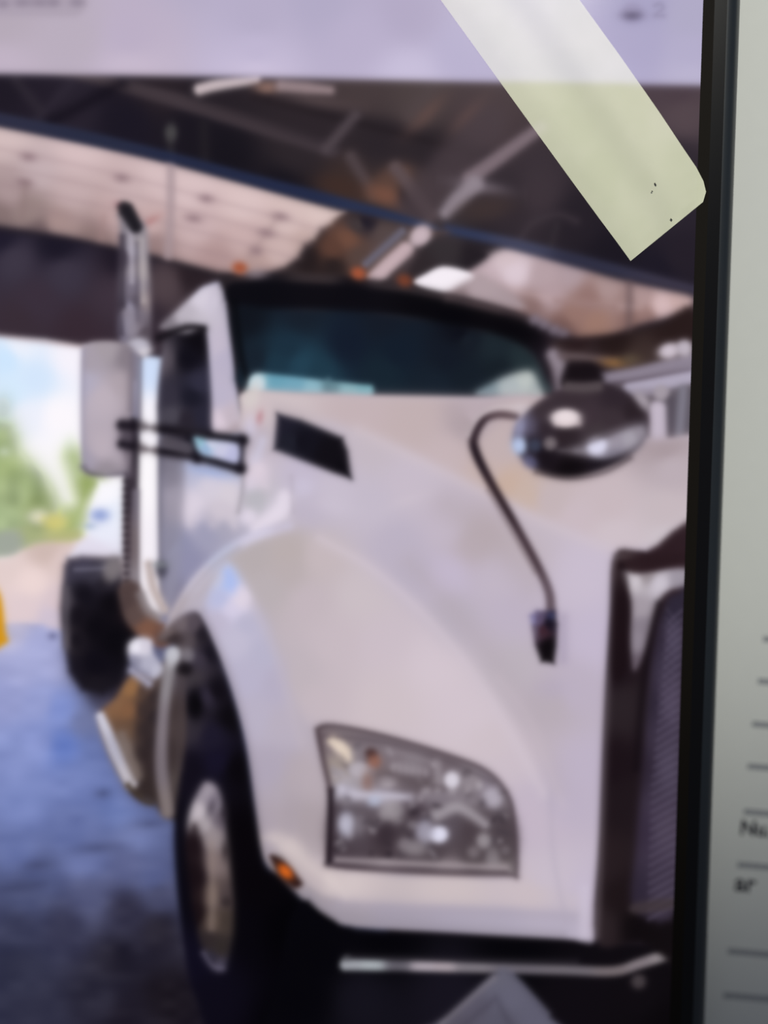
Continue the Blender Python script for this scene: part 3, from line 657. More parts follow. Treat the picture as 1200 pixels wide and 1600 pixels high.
stroke([(530, 1412), (620, 1418), (760, 1425), (900, 1432)], 18, (172, 162, 178), 12, None, 0.5)
stroke([(480, 1400), (535, 1434), (700, 1450), (880, 1460)], 10, (150, 142, 156), 9, None, 0.5)
stroke([(860, 1240), (865, 1340), (885, 1440)], 6, (176, 166, 184), 8, None, 0.4)
stroke([(914, 1390), (912, 1465)], 14, (204, 194, 212), 8, None, 0.6)
# air inlet
poly([(433, 646), (470, 656), (535, 684), (543, 705), (549, 748), (520, 738), (428, 702)], [(440, 665, (30, 28, 42)), (470, 690, (18, 16, 26)), (520, 710, (16, 13, 20)), (540, 735, (12, 9, 16)), (455, 690, (30, 30, 42))], 6, 'pictured_air_inlet', hard=True)
stroke([(425, 655), (421, 702)], 7, (196, 184, 190), 6, None, 0.4)
# ---- door mirror and its bracket
stroke([(192, 664), (218, 666), (234, 668), (250, 670), (320, 680), (380, 688)], [24, 16, 7, 14, 15, 13], [(195, 664, (18, 14, 22)), (234, 668, (110, 102, 108)), (255, 671, (18, 14, 22)), (380, 690, (14, 11, 18))], 7, 'pictured_mirror_bracket')
stroke([(192, 696), (217, 700), (234, 703), (252, 705), (310, 714), (376, 732)], [18, 15, 6, 14, 15, 15], [(195, 697, (18, 14, 22)), (234, 703, (110, 100, 106)), (256, 706, (18, 14, 22)), (376, 730, (14, 11, 18))], 7, 'pictured_mirror_bracket')
stroke([(296, 686), (308, 716)], 12, (20, 16, 26), 7, 'pictured_mirror_bracket')
stroke([(378, 686), (374, 732)], 9, (24, 20, 30), 7, 'pictured_mirror_bracket')
stroke([(200, 664), (200, 700)], 20, (40, 34, 44), 7, 'pictured_mirror_bracket', 0.9)
stroke([(260, 690), (292, 700)], 18, (78, 72, 82), 6, None, 0.9)
poly([(304, 684), (330, 688), (370, 696), (370, 722), (340, 716), (314, 708)], [(312, 692, (150, 196, 214)), (322, 700, (150, 180, 214)), (345, 704, (206, 204, 228)), (330, 694, (210, 212, 232)), (362, 712, (188, 188, 222))], 6, None, 0.95)
poly([(128, 552), (136, 536), (165, 532), (192, 536), (204, 552), (204, 640), (203, 725), (194, 740), (165, 740), (138, 738), (129, 722), (127, 640)], [
    (133, 600, (178, 172, 192)), (140, 560, (168, 158, 170)), (165, 545, (166, 156, 164)), (160, 620, (190, 177, 188)), (160, 700, (188, 175, 186)), (190, 600, (176, 163, 172)), (190, 700, (180, 168, 180)), (132, 720, (164, 156, 174)), (165, 735, (150, 140, 150)), (200, 560, (130, 120, 130))], 5, 'pictured_door_mirror')
stroke([(130, 730), (140, 739), (165, 742), (198, 740)], 6, (84, 76, 92), 6, None, 0.8)
stroke([(130, 548), (129, 640), (130, 728)], 5, (140, 134, 156), 6, None, 0.6)
stroke([(201, 552), (201, 640)], 8, (140, 128, 138), 8, None, 0.6)
stroke([(200, 705), (202, 740)], 14, (96, 86, 98), 8, None, 0.6)
blob(198, 680, 12, 22, (52, 44, 56), 8, 0, None, 0.75)
stroke([(205, 545), (205, 640)], 6, (110, 100, 112), 6, None, 0.5)
stroke([(190, 664), (206, 665)], 16, (22, 17, 26), 6, 'pictured_mirror_bracket', 0.9)
stroke([(190, 694), (206, 697)], 13, (22, 17, 26), 6, 'pictured_mirror_bracket', 0.9)
stroke([(220, 560), (219, 660)], 5, (60, 54, 66), 5, None, 0.4)
# ---- step, tank and strap behind the front wheel
Q_ = 'pictured_fuel_tank'
stroke([(232, 882), (240, 920), (256, 952)], [12, 14, 14], (190, 174, 172), 6, 'pictured_grab_rail')
blob(252, 890, 9, 12, (60, 58, 72), 6, 0, None, 0.8)
blob(250, 882, 10, 5, (130, 134, 140), 5, 0, None, 0.7)
poly([(205, 1055), (235, 1050), (262, 1030), (300, 1010), (300, 1260), (262, 1278), (238, 1255), (205, 1240), (170, 1180), (155, 1120), (180, 1090)], [
    (180, 1100, (132, 96, 70)), (205, 1075, (150, 108, 72)), (200, 1110, (130, 92, 66)), (195, 1140, (104, 78, 62)), (190, 1170, (116, 100, 94)), (205, 1200, (92, 78, 74)), (226, 1080, (80, 62, 56)), (226, 1110, (58, 46, 46)), (228, 1140, (50, 40, 42)), (226, 1180, (46, 36, 38)), (225, 1220, (48, 38, 38)), (240, 1090, (52, 42, 44)), (242, 1120, (42, 34, 38)), (242, 1160, (44, 35, 38)), (242, 1200, (46, 36, 38)), (240, 1240, (50, 40, 40)), (280, 1060, (80, 72, 80)), (285, 1140, (78, 66, 66)), (285, 1220, (84, 74, 72))], 6, Q_)
stroke([(157, 1120), (178, 1170), (204, 1224)], [14, 20, 20], [(160, 1120, (206, 204, 220)), (180, 1170, (180, 178, 196)), (202, 1220, (196, 190, 200))], 5, 'pictured_step')
stroke([(190, 1150), (200, 1180), (214, 1212)], 16, (124, 110, 106), 7, 'pictured_step', 0.8)
stroke([(200, 1228), (222, 1250), (236, 1255)], 8, (64, 52, 44), 6, Q_)
poly([(200, 1008), (215, 996), (236, 1000), (240, 1020), (256, 1046), (240, 1062), (220, 1052), (202, 1032)], [(212, 1010, (236, 232, 244)), (225, 1010, (214, 208, 222)), (210, 1035, (140, 138, 160)), (230, 1040, (178, 176, 196)), (245, 1048, (190, 188, 206)), (225, 1055, (150, 148, 170))], 6, 'pictured_step')
stroke([(206, 1048), (232, 1068)], 12, (168, 166, 190), 6, 'pictured_step', 0.9)
stroke([(272, 1022), (262, 1060), (254, 1130), (252, 1200), (262, 1268)], [22, 18, 18, 20, 22], [(270, 1025, (184, 182, 190)), (265, 1060, (140, 134, 140)), (254, 1130, (128, 118, 126)), (252, 1200, (120, 110, 118)), (262, 1265, (128, 116, 116))], 6, 'pictured_tank_strap')
# ---- front wheel, wheel arch and the dark underside
U_ = 'pictured_front_wheel'
poly([(246, 1000), (266, 975), (292, 958), (312, 962), (336, 1010), (362, 1080), (384, 1165), (400, 1270), (414, 1348), (440, 1370), (476, 1410), (530, 1446), (560, 1500), (560, 1850), (380, 1850), (318, 1600), (296, 1530), (282, 1440), (274, 1360), (272, 1290), (280, 1220), (290, 1150), (288, 1060), (275, 1010)], [
    (262, 990, (112, 98, 100)), (285, 975, (110, 98, 104)), (300, 975, (84, 74, 84)), (270, 1000, (60, 50, 52)), (290, 1000, (86, 76, 82)), (318, 990, (30, 25, 34)), (310, 1030, (60, 53, 66)), (330, 1020, (22, 18, 28)), (300, 1060, (64, 57, 64)), (340, 1080, (16, 12, 20)), (320, 1090, (50, 44, 60)), (305, 1100, (20, 16, 24)), (300, 1140, (50, 44, 54)), (330, 1150, (28, 24, 42)),
    (360, 1120, (10, 7, 12)), (300, 1200, (16, 12, 24)), (340, 1190, (22, 18, 38)), (370, 1200, (8, 5, 10)), (380, 1300, (6, 3, 7)), (285, 1300, (10, 8, 18)), (285, 1400, (8, 6, 16)), (300, 1500, (14, 11, 28)), (330, 1560, (12, 9, 22)), (370, 1450, (6, 4, 10)), (450, 1450, (2, 1, 4)), (450, 1600, (2, 1, 4)), (400, 1380, (6, 3, 7))], 6, U_)
blob(274, 1000, 12, 8, (52, 42, 46), 7, 0, None, 0.7)
blob(270, 1022, 12, 10, (196, 196, 206), 6, -20, None, 0.8)
blob(293, 1024, 10, 11, (140, 134, 142), 6, 0, None, 0.7)
blob(288, 1046, 12, 10, (14, 10, 14), 6, 0, None, 0.8)
blob(305, 1100, 10, 22, (6, 4, 8), 7, 0, None, 0.8)
stroke([(285, 1060), (280, 1120), (278, 1200)], 8, (66, 56, 60), 7, None, 0.6)
stroke([(318, 955), (344, 1010), (370, 1080), (392, 1170), (406, 1270), (420, 1345)], 6, (150, 140, 154), 7, None, 0.35)
# wheel disc
poly([(322, 1222), (340, 1232), (350, 1270), (356, 1330), (364, 1400), (364, 1460), (354, 1505), (342, 1518), (328, 1505), (312, 1470), (304, 1420), (300, 1370), (292, 1310), (296, 1270), (308, 1240)], [
    (322, 1235, (160, 150, 162)), (335, 1250, (140, 130, 144)), (308, 1270, (196, 186, 194)), (315, 1290, (176, 166, 172)), (345, 1280, (96, 86, 98)), (330, 1310, (150, 138, 142)), (300, 1320, (34, 22, 28)), (302, 1370, (18, 10, 16)), (335, 1350, (128, 112, 112)), (332, 1400, (108, 92, 86)), (350, 1400, (76, 64, 66)), (305, 1430, (24, 15, 18)), (335, 1440, (84, 70, 64)), (352, 1440, (64, 54, 50)), (325, 1470, (46, 38, 40)), (345, 1480, (48, 41, 40)), (342, 1512, (70, 65, 82)), (328, 1500, (44, 40, 54))], 7, 'pictured_wheel_disc')
poly([(300, 1290), (312, 1300), (320, 1360), (318, 1420), (308, 1440), (298, 1400), (290, 1330)], (24, 14, 19), 8, None, 0.8)
blob(330, 1262, 6, 12, (70, 62, 74), 6, 20, None, 0.7)
blob(350, 1270, 5, 10, (40, 34, 42), 5, 0, None, 0.6)
blob(352, 1330, 5, 12, (34, 26, 30), 6, 0, None, 0.7)
blob(354, 1410, 8, 8, (40, 32, 34), 6, 0, None, 0.7)
stroke([(330, 1320), (332, 1400), (330, 1450)], 9, (150, 132, 126), 7, None, 0.5)
stroke([(318, 1490), (332, 1510), (348, 1514)], 6, (118, 112, 134), 6, None, 0.6)
# ---- underside and bumper
X_ = 'pictured_bumper'
poly([(474, 1408), (530, 1447), (700, 1460), (880, 1470), (934, 1474), (1060, 1478), (1110, 1478), (1110, 1850), (420, 1850), (440, 1500)], [(600, 1475, (3, 2, 6)), (800, 1485, (4, 3, 7)), (500, 1500, (4, 3, 8)), (560, 1560, (20, 18, 28)), (700, 1550, (22, 19, 30)), (900, 1560, (14, 10, 16)), (1000, 1560, (14, 10, 15)), (1040, 1600, (9, 6, 9)), (700, 1700, (16, 13, 20)), (480, 1560, (4, 3, 8))], 6, X_)
stroke([(545, 1496), (700, 1500), (900, 1504)], 8, (40, 36, 44), 6, None, 0.7)
stroke([(540, 1508), (600, 1509), (760, 1513), (880, 1516), (958, 1518), (1000, 1506), (1045, 1491)], [17, 16, 15, 15, 15, 16, 17], [
    (550, 1508, (158, 160, 168)), (580, 1510, (170, 176, 182)), (620, 1510, (92, 88, 98)), (665, 1511, (170, 160, 170)), (690, 1512, (168, 156, 164)), (730, 1513, (124, 118, 126)), (800, 1514, (104, 98, 108)), (900, 1517, (108, 102, 110)), (960, 1516, (116, 106, 110)), (1000, 1505, (128, 118, 124)), (1035, 1494, (146, 138, 142))], 4.5, X_)
blob(541, 1498, 6, 5, (90, 90, 96), 4, 0, None, 0.6)
poly([(660, 1625), (700, 1590), (770, 1524), (786, 1514), (802, 1524), (860, 1590), (880, 1625), (800, 1740)], [(785, 1530, (98, 96, 112)), (740, 1575, (88, 84, 100)), (790, 1560, (98, 96, 114)), (840, 1590, (94, 92, 110)), (710, 1600, (84, 80, 94)), (780, 1600, (86, 84, 100))], 6, 'pictured_placard', n=3)
stroke([(690, 1600), (772, 1528)], 8, (128, 122, 132), 6, None, 0.7)
stroke([(800, 1522), (856, 1584)], 6, (112, 110, 130), 6, None, 0.6)
stroke([(722, 1606), (775, 1560), (800, 1606)], 8, (64, 60, 74), 8, None, 0.5, False)
blob(998, 1534, 11, 11, (74, 66, 70), 6, 0, None, 0.9)
# ---- headlamp
J_ = 'pictured_headlamp'
HL = [(496, 1140), (520, 1134), (600, 1150), (700, 1180), (760, 1205), (792, 1240), (803, 1280), (807, 1362), (790, 1367), (660, 1364), (525, 1354), (513, 1342), (517, 1300), (516, 1240), (504, 1185)]
poly(HL, [
    (515, 1155, (120, 106, 112)), (540, 1150, (124, 112, 118)), (530, 1200, (160, 146, 140)), (570, 1165, (120, 108, 116)), (560, 1215, (160, 152, 160)), (620, 1180, (122, 110, 118)), (640, 1200, (132, 122, 130)), (690, 1195, (112, 100, 108)), (660, 1225, (106, 94, 102)), (600, 1215, (112, 98, 102)), (735, 1225, (134, 124, 132)), (760, 1230, (132, 122, 134)),
    (540, 1240, (176, 170, 184)), (600, 1240, (166, 158, 172)), (680, 1245, (126, 116, 126)), (740, 1255, (120, 110, 118)), (780, 1265, (112, 102, 110)), (530, 1270, (86, 76, 86)), (580, 1275, (124, 114, 124)), (650, 1270, (80, 68, 78)), (560, 1310, (92, 82, 92)), (600, 1310, (66, 54, 62)), (640, 1300, (86, 76, 84)), (700, 1290, (118, 110, 122)), (740, 1300, (84, 72, 78)), (785, 1300, (92, 82, 88)),
    (530, 1330, (78, 66, 76)), (600, 1335, (68, 57, 64)), (680, 1335, (90, 80, 86)), (740, 1335, (88, 78, 82)), (790, 1335, (98, 88, 92)), (600, 1348, (146, 134, 142)), (700, 1352, (140, 128, 134)), (780, 1356, (140, 130, 134))], 5, J_)
poly([(522, 1258), (600, 1262), (700, 1264), (796, 1268), (800, 1340), (680, 1342), (522, 1338)], (64, 53, 60), 10, None, 0.55)
poly([(600, 1208), (690, 1222), (690, 1238), (600, 1234)], (88, 76, 82), 8, None, 0.5)
hr = random.Random(11)
for k in range(90):                                       # facets of the lamp glass
    hx, hy = hr.uniform(520, 795), hr.uniform(1160, 1335)
    if hy < 1160 + max(0, hx - 600) * 0.36 or hx < 508 + 0: continue
    v = hr.choice((70, 84, 150, 168, 180)) if hy < 1250 else hr.choice((44, 56, 64, 120, 140))
    blob(hx, hy, hr.uniform(3, 9), hr.uniform(3, 9), (v + 4, v - 5, v + 3), 4, hr.uniform(0, 90), None, hr.uniform(0.35, 0.8))
stroke([(520, 1158), (530, 1166), (545, 1180)], [16, 20, 18], (230, 212, 196), 6, None, 0.95)
blob(562, 1178, 14, 14, (136, 126, 134), 5, 0, None, 0.7)
blob(562, 1203, 12, 12, (184, 176, 186), 6, 0, None, 0.8)
blob(580, 1178, 9, 8, (70, 46, 46), 5, 20, None, 0.9)
blob(585, 1190, 10, 10, (150, 96, 78), 6, 0, None, 0.75)
blob(574, 1222, 8, 14, (132, 92, 80), 7, 0, None, 0.6)
stroke([(605, 1172), (670, 1190)], 8, (140, 130, 138), 6, None, 0.5)
for k in range(6): blob(615 + k * 10, 1200 + k * 1.5, 4.5, 7, (160, 150, 158), 4, 0, None, 0.6)
stroke([(610, 1214), (690, 1226)], 10, (92, 80, 86), 7, None, 0.7)
blob(605, 1222, 14, 9, (166, 156, 164), 6, 0, None, 0.7)
stroke([(683, 1190), (686, 1222)], 12, (156, 146, 154), 6, None, 0.7)
blob(706, 1219, 12, 13, (220, 214, 226), 5, 0, None, 0.95)
blob(738, 1222, 14, 12, (150, 140, 148), 6, 0, None, 0.6)
blob(770, 1247, 14, 16, (186, 178, 192), 7, -30, None, 0.85)
stroke([(534, 1234), (560, 1242), (640, 1246)], [14, 13, 10], (196, 190, 206), 6, None, 0.85)
blob(585, 1252, 10, 8, (184, 192, 216), 6, 0, None, 0.7)
stroke([(640, 1246), (700, 1244), (740, 1252)], 8, (136, 126, 136), 6, None, 0.6)
blob(541, 1288, 13, 18, (196, 194, 212), 7, 0, None, 0.9)
blob(562, 1290, 9, 14, (140, 132, 142), 7, 0, None, 0.6)
blob(612, 1268, 18, 16, (168, 160, 166), 8, 0, None, 0.8)
blob(604, 1305, 12, 18, (52, 42, 50), 8, 0, None, 0.7)
blob(686, 1304, 14, 13, (232, 230, 250), 5.5, 0, None, 0.95)
blob(664, 1300, 14, 18, (176, 172, 190), 7, 0, None, 0.8)
stroke([(684, 1274), (710, 1262), (730, 1268), (758, 1288)], [18, 18, 16, 14], (172, 164, 172), 7, None, 0.8)
blob(645, 1325, 20, 11, (152, 144, 150), 7, 10, None, 0.75)
blob(632, 1318, 8, 8, (128, 118, 126), 5, 0, None, 0.6)
blob(756, 1314, 11, 12, (166, 158, 164), 6, 0, None, 0.8)
blob(740, 1332, 9, 9, (142, 132, 138), 6, 0, None, 0.6)
blob(770, 1340, 10, 14, (150, 142, 148), 6, 0, None, 0.6)
stroke([(526, 1344), (640, 1350), (790, 1357)], 9, (160, 148, 154), 5, None, 0.8)
stroke([(526, 1352), (640, 1358), (790, 1363)], 4, (92, 80, 88), 4, None, 0.7)
stroke(HL + HL[:1], 6, (62, 49, 56), 6, J_, 0.75)
stroke([(506, 1150), (600, 1160), (700, 1190), (770, 1222)], 5, (84, 72, 80), 6, None, 0.5)
stroke([(517, 1235), (514, 1345)], 8, (26, 17, 25), 5, J_, 0.9)
stroke([(496, 1140), (516, 1235)], 6, (72, 56, 62), 5, None, 0.4)
# amber lamp in the lip
poly([(422, 1338), (440, 1342), (464, 1368), (472, 1382), (458, 1388), (436, 1368)], (44, 24, 22), 5, 'pictured_amber_lamp')
blob(446, 1362, 13, 8, (214, 100, 30), 5, 45, 'pictured_amber_lamp')
# ---- grille
Z_ = 'pictured_grille'
poly([(962, 866), (1010, 862), (1110, 858), (1110, 1478), (1000, 1472), (932, 1468), (938, 1300), (946, 1100), (956, 960)], [
    (1020, 878, (42, 26, 32)), (975, 885, (72, 58, 62)), (968, 950, (32, 20, 26)), (958, 1050, (28, 18, 24)), (950, 1200, (26, 16, 22)), (945, 1350, (38, 28, 32)), (940, 1450, (44, 34, 38)), (975, 1100, (42, 33, 38)), (970, 1250, (30, 21, 26)), (975, 1400, (28, 19, 22)), (1000, 1450, (14, 9, 12)), (1040, 1450, (16, 11, 14))], 6, Z_)
stroke([(962, 868), (958, 960), (950, 1100), (942, 1300), (934, 1464)], 5, (118, 106, 114), 6, None, 0.5)
poly([(972, 893), (1000, 896), (1070, 888), (1072, 915), (1048, 922), (1030, 940), (1016, 990), (1004, 1030), (990, 1046), (984, 1000), (986, 940)], [(992, 905, (206, 198, 206)), (1010, 900, (152, 142, 148)), (1030, 912, (204, 196, 208)), (1060, 908, (156, 148, 160)), (1000, 950, (164, 154, 164)), (995, 1000, (144, 134, 146)), (1005, 980, (136, 126, 138)), (996, 1038, (104, 92, 104))], 6, 'pictured_grille_surround')
poly([(966, 886), (1000, 892), (1070, 876), (1072, 866), (990, 870)], (40, 25, 30), 6, Z_, 0.9)
poly([(962, 890), (980, 895), (984, 1000), (978, 1050), (956, 1050)], (24, 13, 18), 6, Z_, 0.7)
stroke([(1030, 945), (1016, 1010), (1004, 1090), (996, 1200)], 12, (16, 9, 14), 7, Z_, 0.7)
ME = [(1042, 940), (1058, 928), (1074, 924), (1070, 1000), (1064, 1200), (1058, 1422), (990, 1418), (994, 1320), (1004, 1200), (1014, 1080), (1024, 1000)]
poly(ME, [(1050, 950, (44, 38, 54)), (1030, 1000, (48, 40, 56)), (1055, 1000, (70, 62, 82)), (1020, 1100, (46, 38, 54)), (1050, 1100, (76, 66, 86)), (1010, 1200, (46, 37, 52)), (1045, 1200, (74, 65, 84)), (1005, 1300, (54, 44, 62)), (1040, 1300, (72, 62, 80)), (1000, 1400, (46, 38, 54)), (1035, 1400, (62, 53, 70))], 8, 'pictured_grille_mesh')
for k in range(34):                                     # fine weave of the mesh
    y0 = 960 + k * 14.0
    xr = 1066 - (y0 - 940) * 0.030; xl = xr - 26 - 18 * min(1, (y0 - 950) / 260.0)
    stroke([(xl + 6, y0 + 15), ((xl + xr) / 2, y0 + 6), (xr, y0 - 6)], 2.6, (104, 94, 116), 3.2, None, 0.55)
    if k < 12: stroke([(xl + 4, y0 - 8), (xr - 8, y0 + 12)], 2.4, (88, 78, 98), 3.2, None, 0.4)
poly([(990, 1412), (1054, 1404), (1052, 1420), (992, 1428)], (64, 54, 58), 5, Z_, 0.8)
# ---- bonnet mirror
Q2 = 'pictured_hood_mirror'
stroke([(806, 650), (778, 648), (756, 656), (741, 682), (744, 708), (768, 756), (806, 822), (842, 888), (858, 926), (861, 956)], [12, 12, 13, 14, 14, 13, 13, 13, 14, 15], [(790, 650, (92, 74, 80)), (745, 680, (50, 36, 44)), (745, 705, (30, 20, 28)), (780, 775, (44, 30, 36)), (830, 865, (66, 50, 58)), (858, 930, (96, 80, 90))], 5, 'pictured_mirror_arm')
stroke([(812, 636), (775, 637), (748, 652), (732, 680)], 5, (210, 198, 202), 5, None, 0.6)
stroke([(762, 766), (800, 832), (836, 895)], 4, (120, 104, 108), 4, None, 0.5)
blob(822, 640, 20, 10, (206, 194, 200), 7, 10, None, 0.8)
poly([(884, 572), (900, 566), (932, 572), (940, 600), (880, 605)], (22, 15, 20), 7, Q2)
poly([(802, 688), (812, 658), (838, 630), (880, 606), (930, 598), (976, 610), (1004, 640), (1012, 668), (1004, 694), (976, 718), (930, 738), (888, 746), (846, 738), (816, 716)], [
    (820, 665, (96, 90, 112)), (850, 640, (58, 47, 54)), (900, 620, (56, 45, 52)), (960, 620, (46, 36, 44)), (990, 645, (40, 30, 36)), (920, 650, (60, 48, 56)), (860, 670, (48, 38, 46)), (960, 655, (58, 47, 54)), (880, 680, (44, 34, 40)), (930, 675, (64, 54, 60)), (830, 700, (40, 34, 46)), (850, 715, (24, 17, 24)), (890, 735, (12, 7, 11)), (940, 725, (22, 16, 24)), (1000, 680, (110, 102, 114))], 6, Q2)
stroke([(888, 604), (912, 606), (934, 604)], 16, (86, 76, 80), 6, None, 0.9)
poly([(872, 704), (900, 698), (930, 690), (960, 676), (985, 668), (1004, 668), (1006, 682), (984, 702), (950, 716), (910, 712)], [(885, 703, (92, 84, 92)), (905, 704, (130, 122, 132)), (933, 697, (200, 196, 216)), (960, 692, (160, 152, 166)), (985, 685, (170, 164, 176)), (1000, 676, (150, 142, 154)), (960, 708, (140, 134, 150))], 7, None, 0.95)
blob(933, 696, 15, 12, (224, 222, 244), 6, -15, None, 0.9)
blob(884, 653, 23, 14, (240, 226, 230), 5, 0, None, 0.97)
stroke([(870, 662), (905, 662)], 7, (222, 206, 208), 6, None, 0.6)
blob(811, 696, 11, 14, (190, 206, 240), 6, -10, None, 0.95)
blob(812, 668, 8, 14, (150, 150, 182), 6, 15, None, 0.8)
blob(836, 696, 9, 9, (66, 74, 96), 5, 0, None, 0.7)
blob(828, 722, 12, 9, (110, 110, 148), 6, 35, None, 0.7)
blob(860, 693, 11, 11, (112, 102, 108), 4, 0, None, 0.8)
blob(860, 693, 5, 5, (128, 118, 122), 4, 0, None, 0.7)
blob(940, 682, 30, 4, (96, 86, 94), 6, -22, None, 0.7)
stroke([(838, 738), (890, 748), (945, 738), (985, 716)], 5, (30, 20, 26), 6, None, 0.5)
poly([(828, 962), (838, 954), (866, 954), (872, 975), (870, 1010), (866, 1037), (846, 1034), (836, 1008)][:], [(833, 968, (128, 122, 164)), (842, 968, (90, 76, 104)), (848, 985, (60, 34, 44)), (858, 975, (18, 13, 26)), (858, 1010, (10, 6, 10)), (835, 985, (92, 80, 100)), (856, 1030, (14, 9, 13))], 5, 'pictured_mirror_foot', hard=True)
blob(862, 962, 6, 6, (56, 62, 104), 5, 0, None, 0.6)
stroke([(880, 965), (880, 1030)], 14, (162, 150, 174), 9, None, 0.55)
blob(862, 1076, 20, 14, (180, 168, 190), 12, 0, None, 0.5)
# ---- page bar at the top of the screen
A2 = 'page_bar'
poly([(-130, -170), (1150, -170), (1150, 134.5), (1092, 133.5), (720, 127.5), (400, 120.5), (0, 115.5), (-130, 113)], [
    (0, 40, (182, 170, 184)), (0, 100, (194, 180, 198)), (120, 60, (186, 174, 190)), (200, 60, (188, 175, 198)), (200, 110, (200, 186, 206)), (400, 30, (182, 173, 200)), (400, 80, (192, 182, 210)), (400, 112, (204, 193, 219)), (560, 60, (186, 176, 204)), (640, 30, (178, 168, 196)), (640, 115, (202, 193, 220)), (720, 80, (184, 176, 206)),
    (900, 60, (176, 168, 202)), (1000, 70, (174, 167, 200)), (1000, 10, (168, 162, 196)), (1080, 30, (176, 170, 198)), (1080, 80, (180, 173, 203)), (1080, 122, (187, 180, 208)), (960, 122, (180, 173, 206)), (500, 0, (178, 170, 198)), (300, -80, (178, 170, 196)), (900, -80, (170, 164, 196)), (-60, 60, (184, 172, 188))], 7, A2, 1, True)
# address pill and icons
stroke([(-60, 4), (112, 4)], 44, (174, 162, 178), 6, 'page_pill', 0.9, False)
for k, (tx, tw) in enumerate(((4, 9), (34, 12), (62, 14), (84, 9), (120, 11))):
    blob(tx, 3 if k else 5, tw, 7, (142, 130, 148), 6, 0, None, 0.75)
blob(988, 20, 15, 14, (134, 125, 158), 8, 0, 'page_icon', 0.55)
blob(988, 15, 10, 7, (160, 152, 184), 6, 0, None, 0.6)
blob(988, 24, 12, 5.5, (92, 84, 112), 6, 0, None, 0.85)
stroke([(1024, 8), (1032, 6), (1036, 12), (1028, 20), (1024, 24), (1037, 24)], 3.5, (138, 130, 160), 6, 'page_icon', 0.75)
#PAINT-END
def blur(a, sig):
    k = np.exp(-0.5 * (np.arange(-int(3 * sig / S) - 1, int(3 * sig / S) + 2) * S / sig) ** 2); k /= k.sum(); h = len(k) // 2
    for ax in (0, 1):
        p = np.pad(a, [(h, h) if i == ax else (0, 0) for i in range(3)], mode='edge'); out = np.zeros_like(a); n_ = a.shape[ax]
        for q, kv in enumerate(k): out += kv * (p[q:q + n_] if ax == 0 else p[:, q:q + n_])
        a = out
    return a
IMG = blur(IMG, 1.8)                                      # the photo on the screen is itself a little out of focus
IMG = np.clip(IMG, 0, 255) / 255.0
LIN = np.where(IMG <= 0.04045, IMG / 12.92, ((IMG + 0.055) / 1.055) ** 2.4)

# lay the picture on the display: one flat mesh for each thing the picture shows
NX = int(round((DX1 - DX0) / (S * PX))); NY = int(round((DY1 - DY0) / (S * PX)))
gx = np.linspace(DX0, DX1, NX + 1); gy = np.linspace(DY0, DY1, NY + 1)
LX, LY = np.meshgrid(gx, gy)
ca, sa = math.cos(ang), math.sin(ang)
WX, WY = org.x + LX * ca - LY * sa, org.y + LX * sa + LY * ca
PXX, PYY = proj(WX, WY, ZS)
fx = np.clip((PXX - CX0) / S, 0, XX.shape[1] - 1.001); fy = np.clip((PYY - CY0) / S, 0, XX.shape[0] - 1.001)
ix, iy = fx.astype(int), fy.astype(int); tx, ty = (fx - ix)[..., None], (fy - iy)[..., None]
COLV = (LIN[iy, ix] * (1 - tx) + LIN[iy, ix + 1] * tx) * (1 - ty) + (LIN[iy + 1, ix] * (1 - tx) + LIN[iy + 1, ix + 1] * tx) * ty
QREG = REG[np.rint(fy).astype(int), np.rint(fx).astype(int)][:-1, :-1]
vid = np.arange((NX + 1) * (NY + 1)).reshape(NY + 1, NX + 1)
quads = np.stack([vid[:-1, :-1], vid[:-1, 1:], vid[1:, 1:], vid[1:, :-1]], -1).reshape(-1, 4)
verts = np.stack([LX, LY, np.full_like(LX, ZL - 0.0001)], -1).reshape(-1, 3)
cols = np.concatenate([COLV, np.ones(COLV.shape[:2] + (1,))], -1).reshape(-1, 4)
PART_LABEL = {
    'pictured_ceiling': 'dark workshop ceiling in the picture', 'pictured_roof_panel': 'pale pink roof panels in the picture',
    'pictured_blue_beam': 'long blue beam in the picture', 'pictured_ceiling_lamp': 'bright white ceiling lamp in the picture',
    'pictured_sky': 'pale sky through the open door in the picture', 'pictured_tree': 'green trees outside in the picture',
    'pictured_yard': 'pale sunlit yard in the picture', 'pictured_floor': 'blue sheen on the workshop floor in the picture',
    'pictured_hood': 'white truck hood in the picture', 'pictured_wing': 'curved white front wing in the picture',
    'pictured_windscreen': 'dark teal windscreen in the picture', 'pictured_headlamp': 'clear headlamp in the picture',
    'pictured_grille_mesh': 'woven grille mesh in the picture', 'pictured_hood_mirror': 'round chrome hood mirror in the picture',
    'pictured_door_mirror': 'pale door mirror in the picture', 'pictured_exhaust_stack': 'chrome exhaust stack in the picture',
    'pictured_front_wheel': 'black front wheel and arch in the picture', 'pictured_bumper': 'dark bumper with bright edge in the picture',
    'page_bar': 'pale lavender page bar above the picture'}
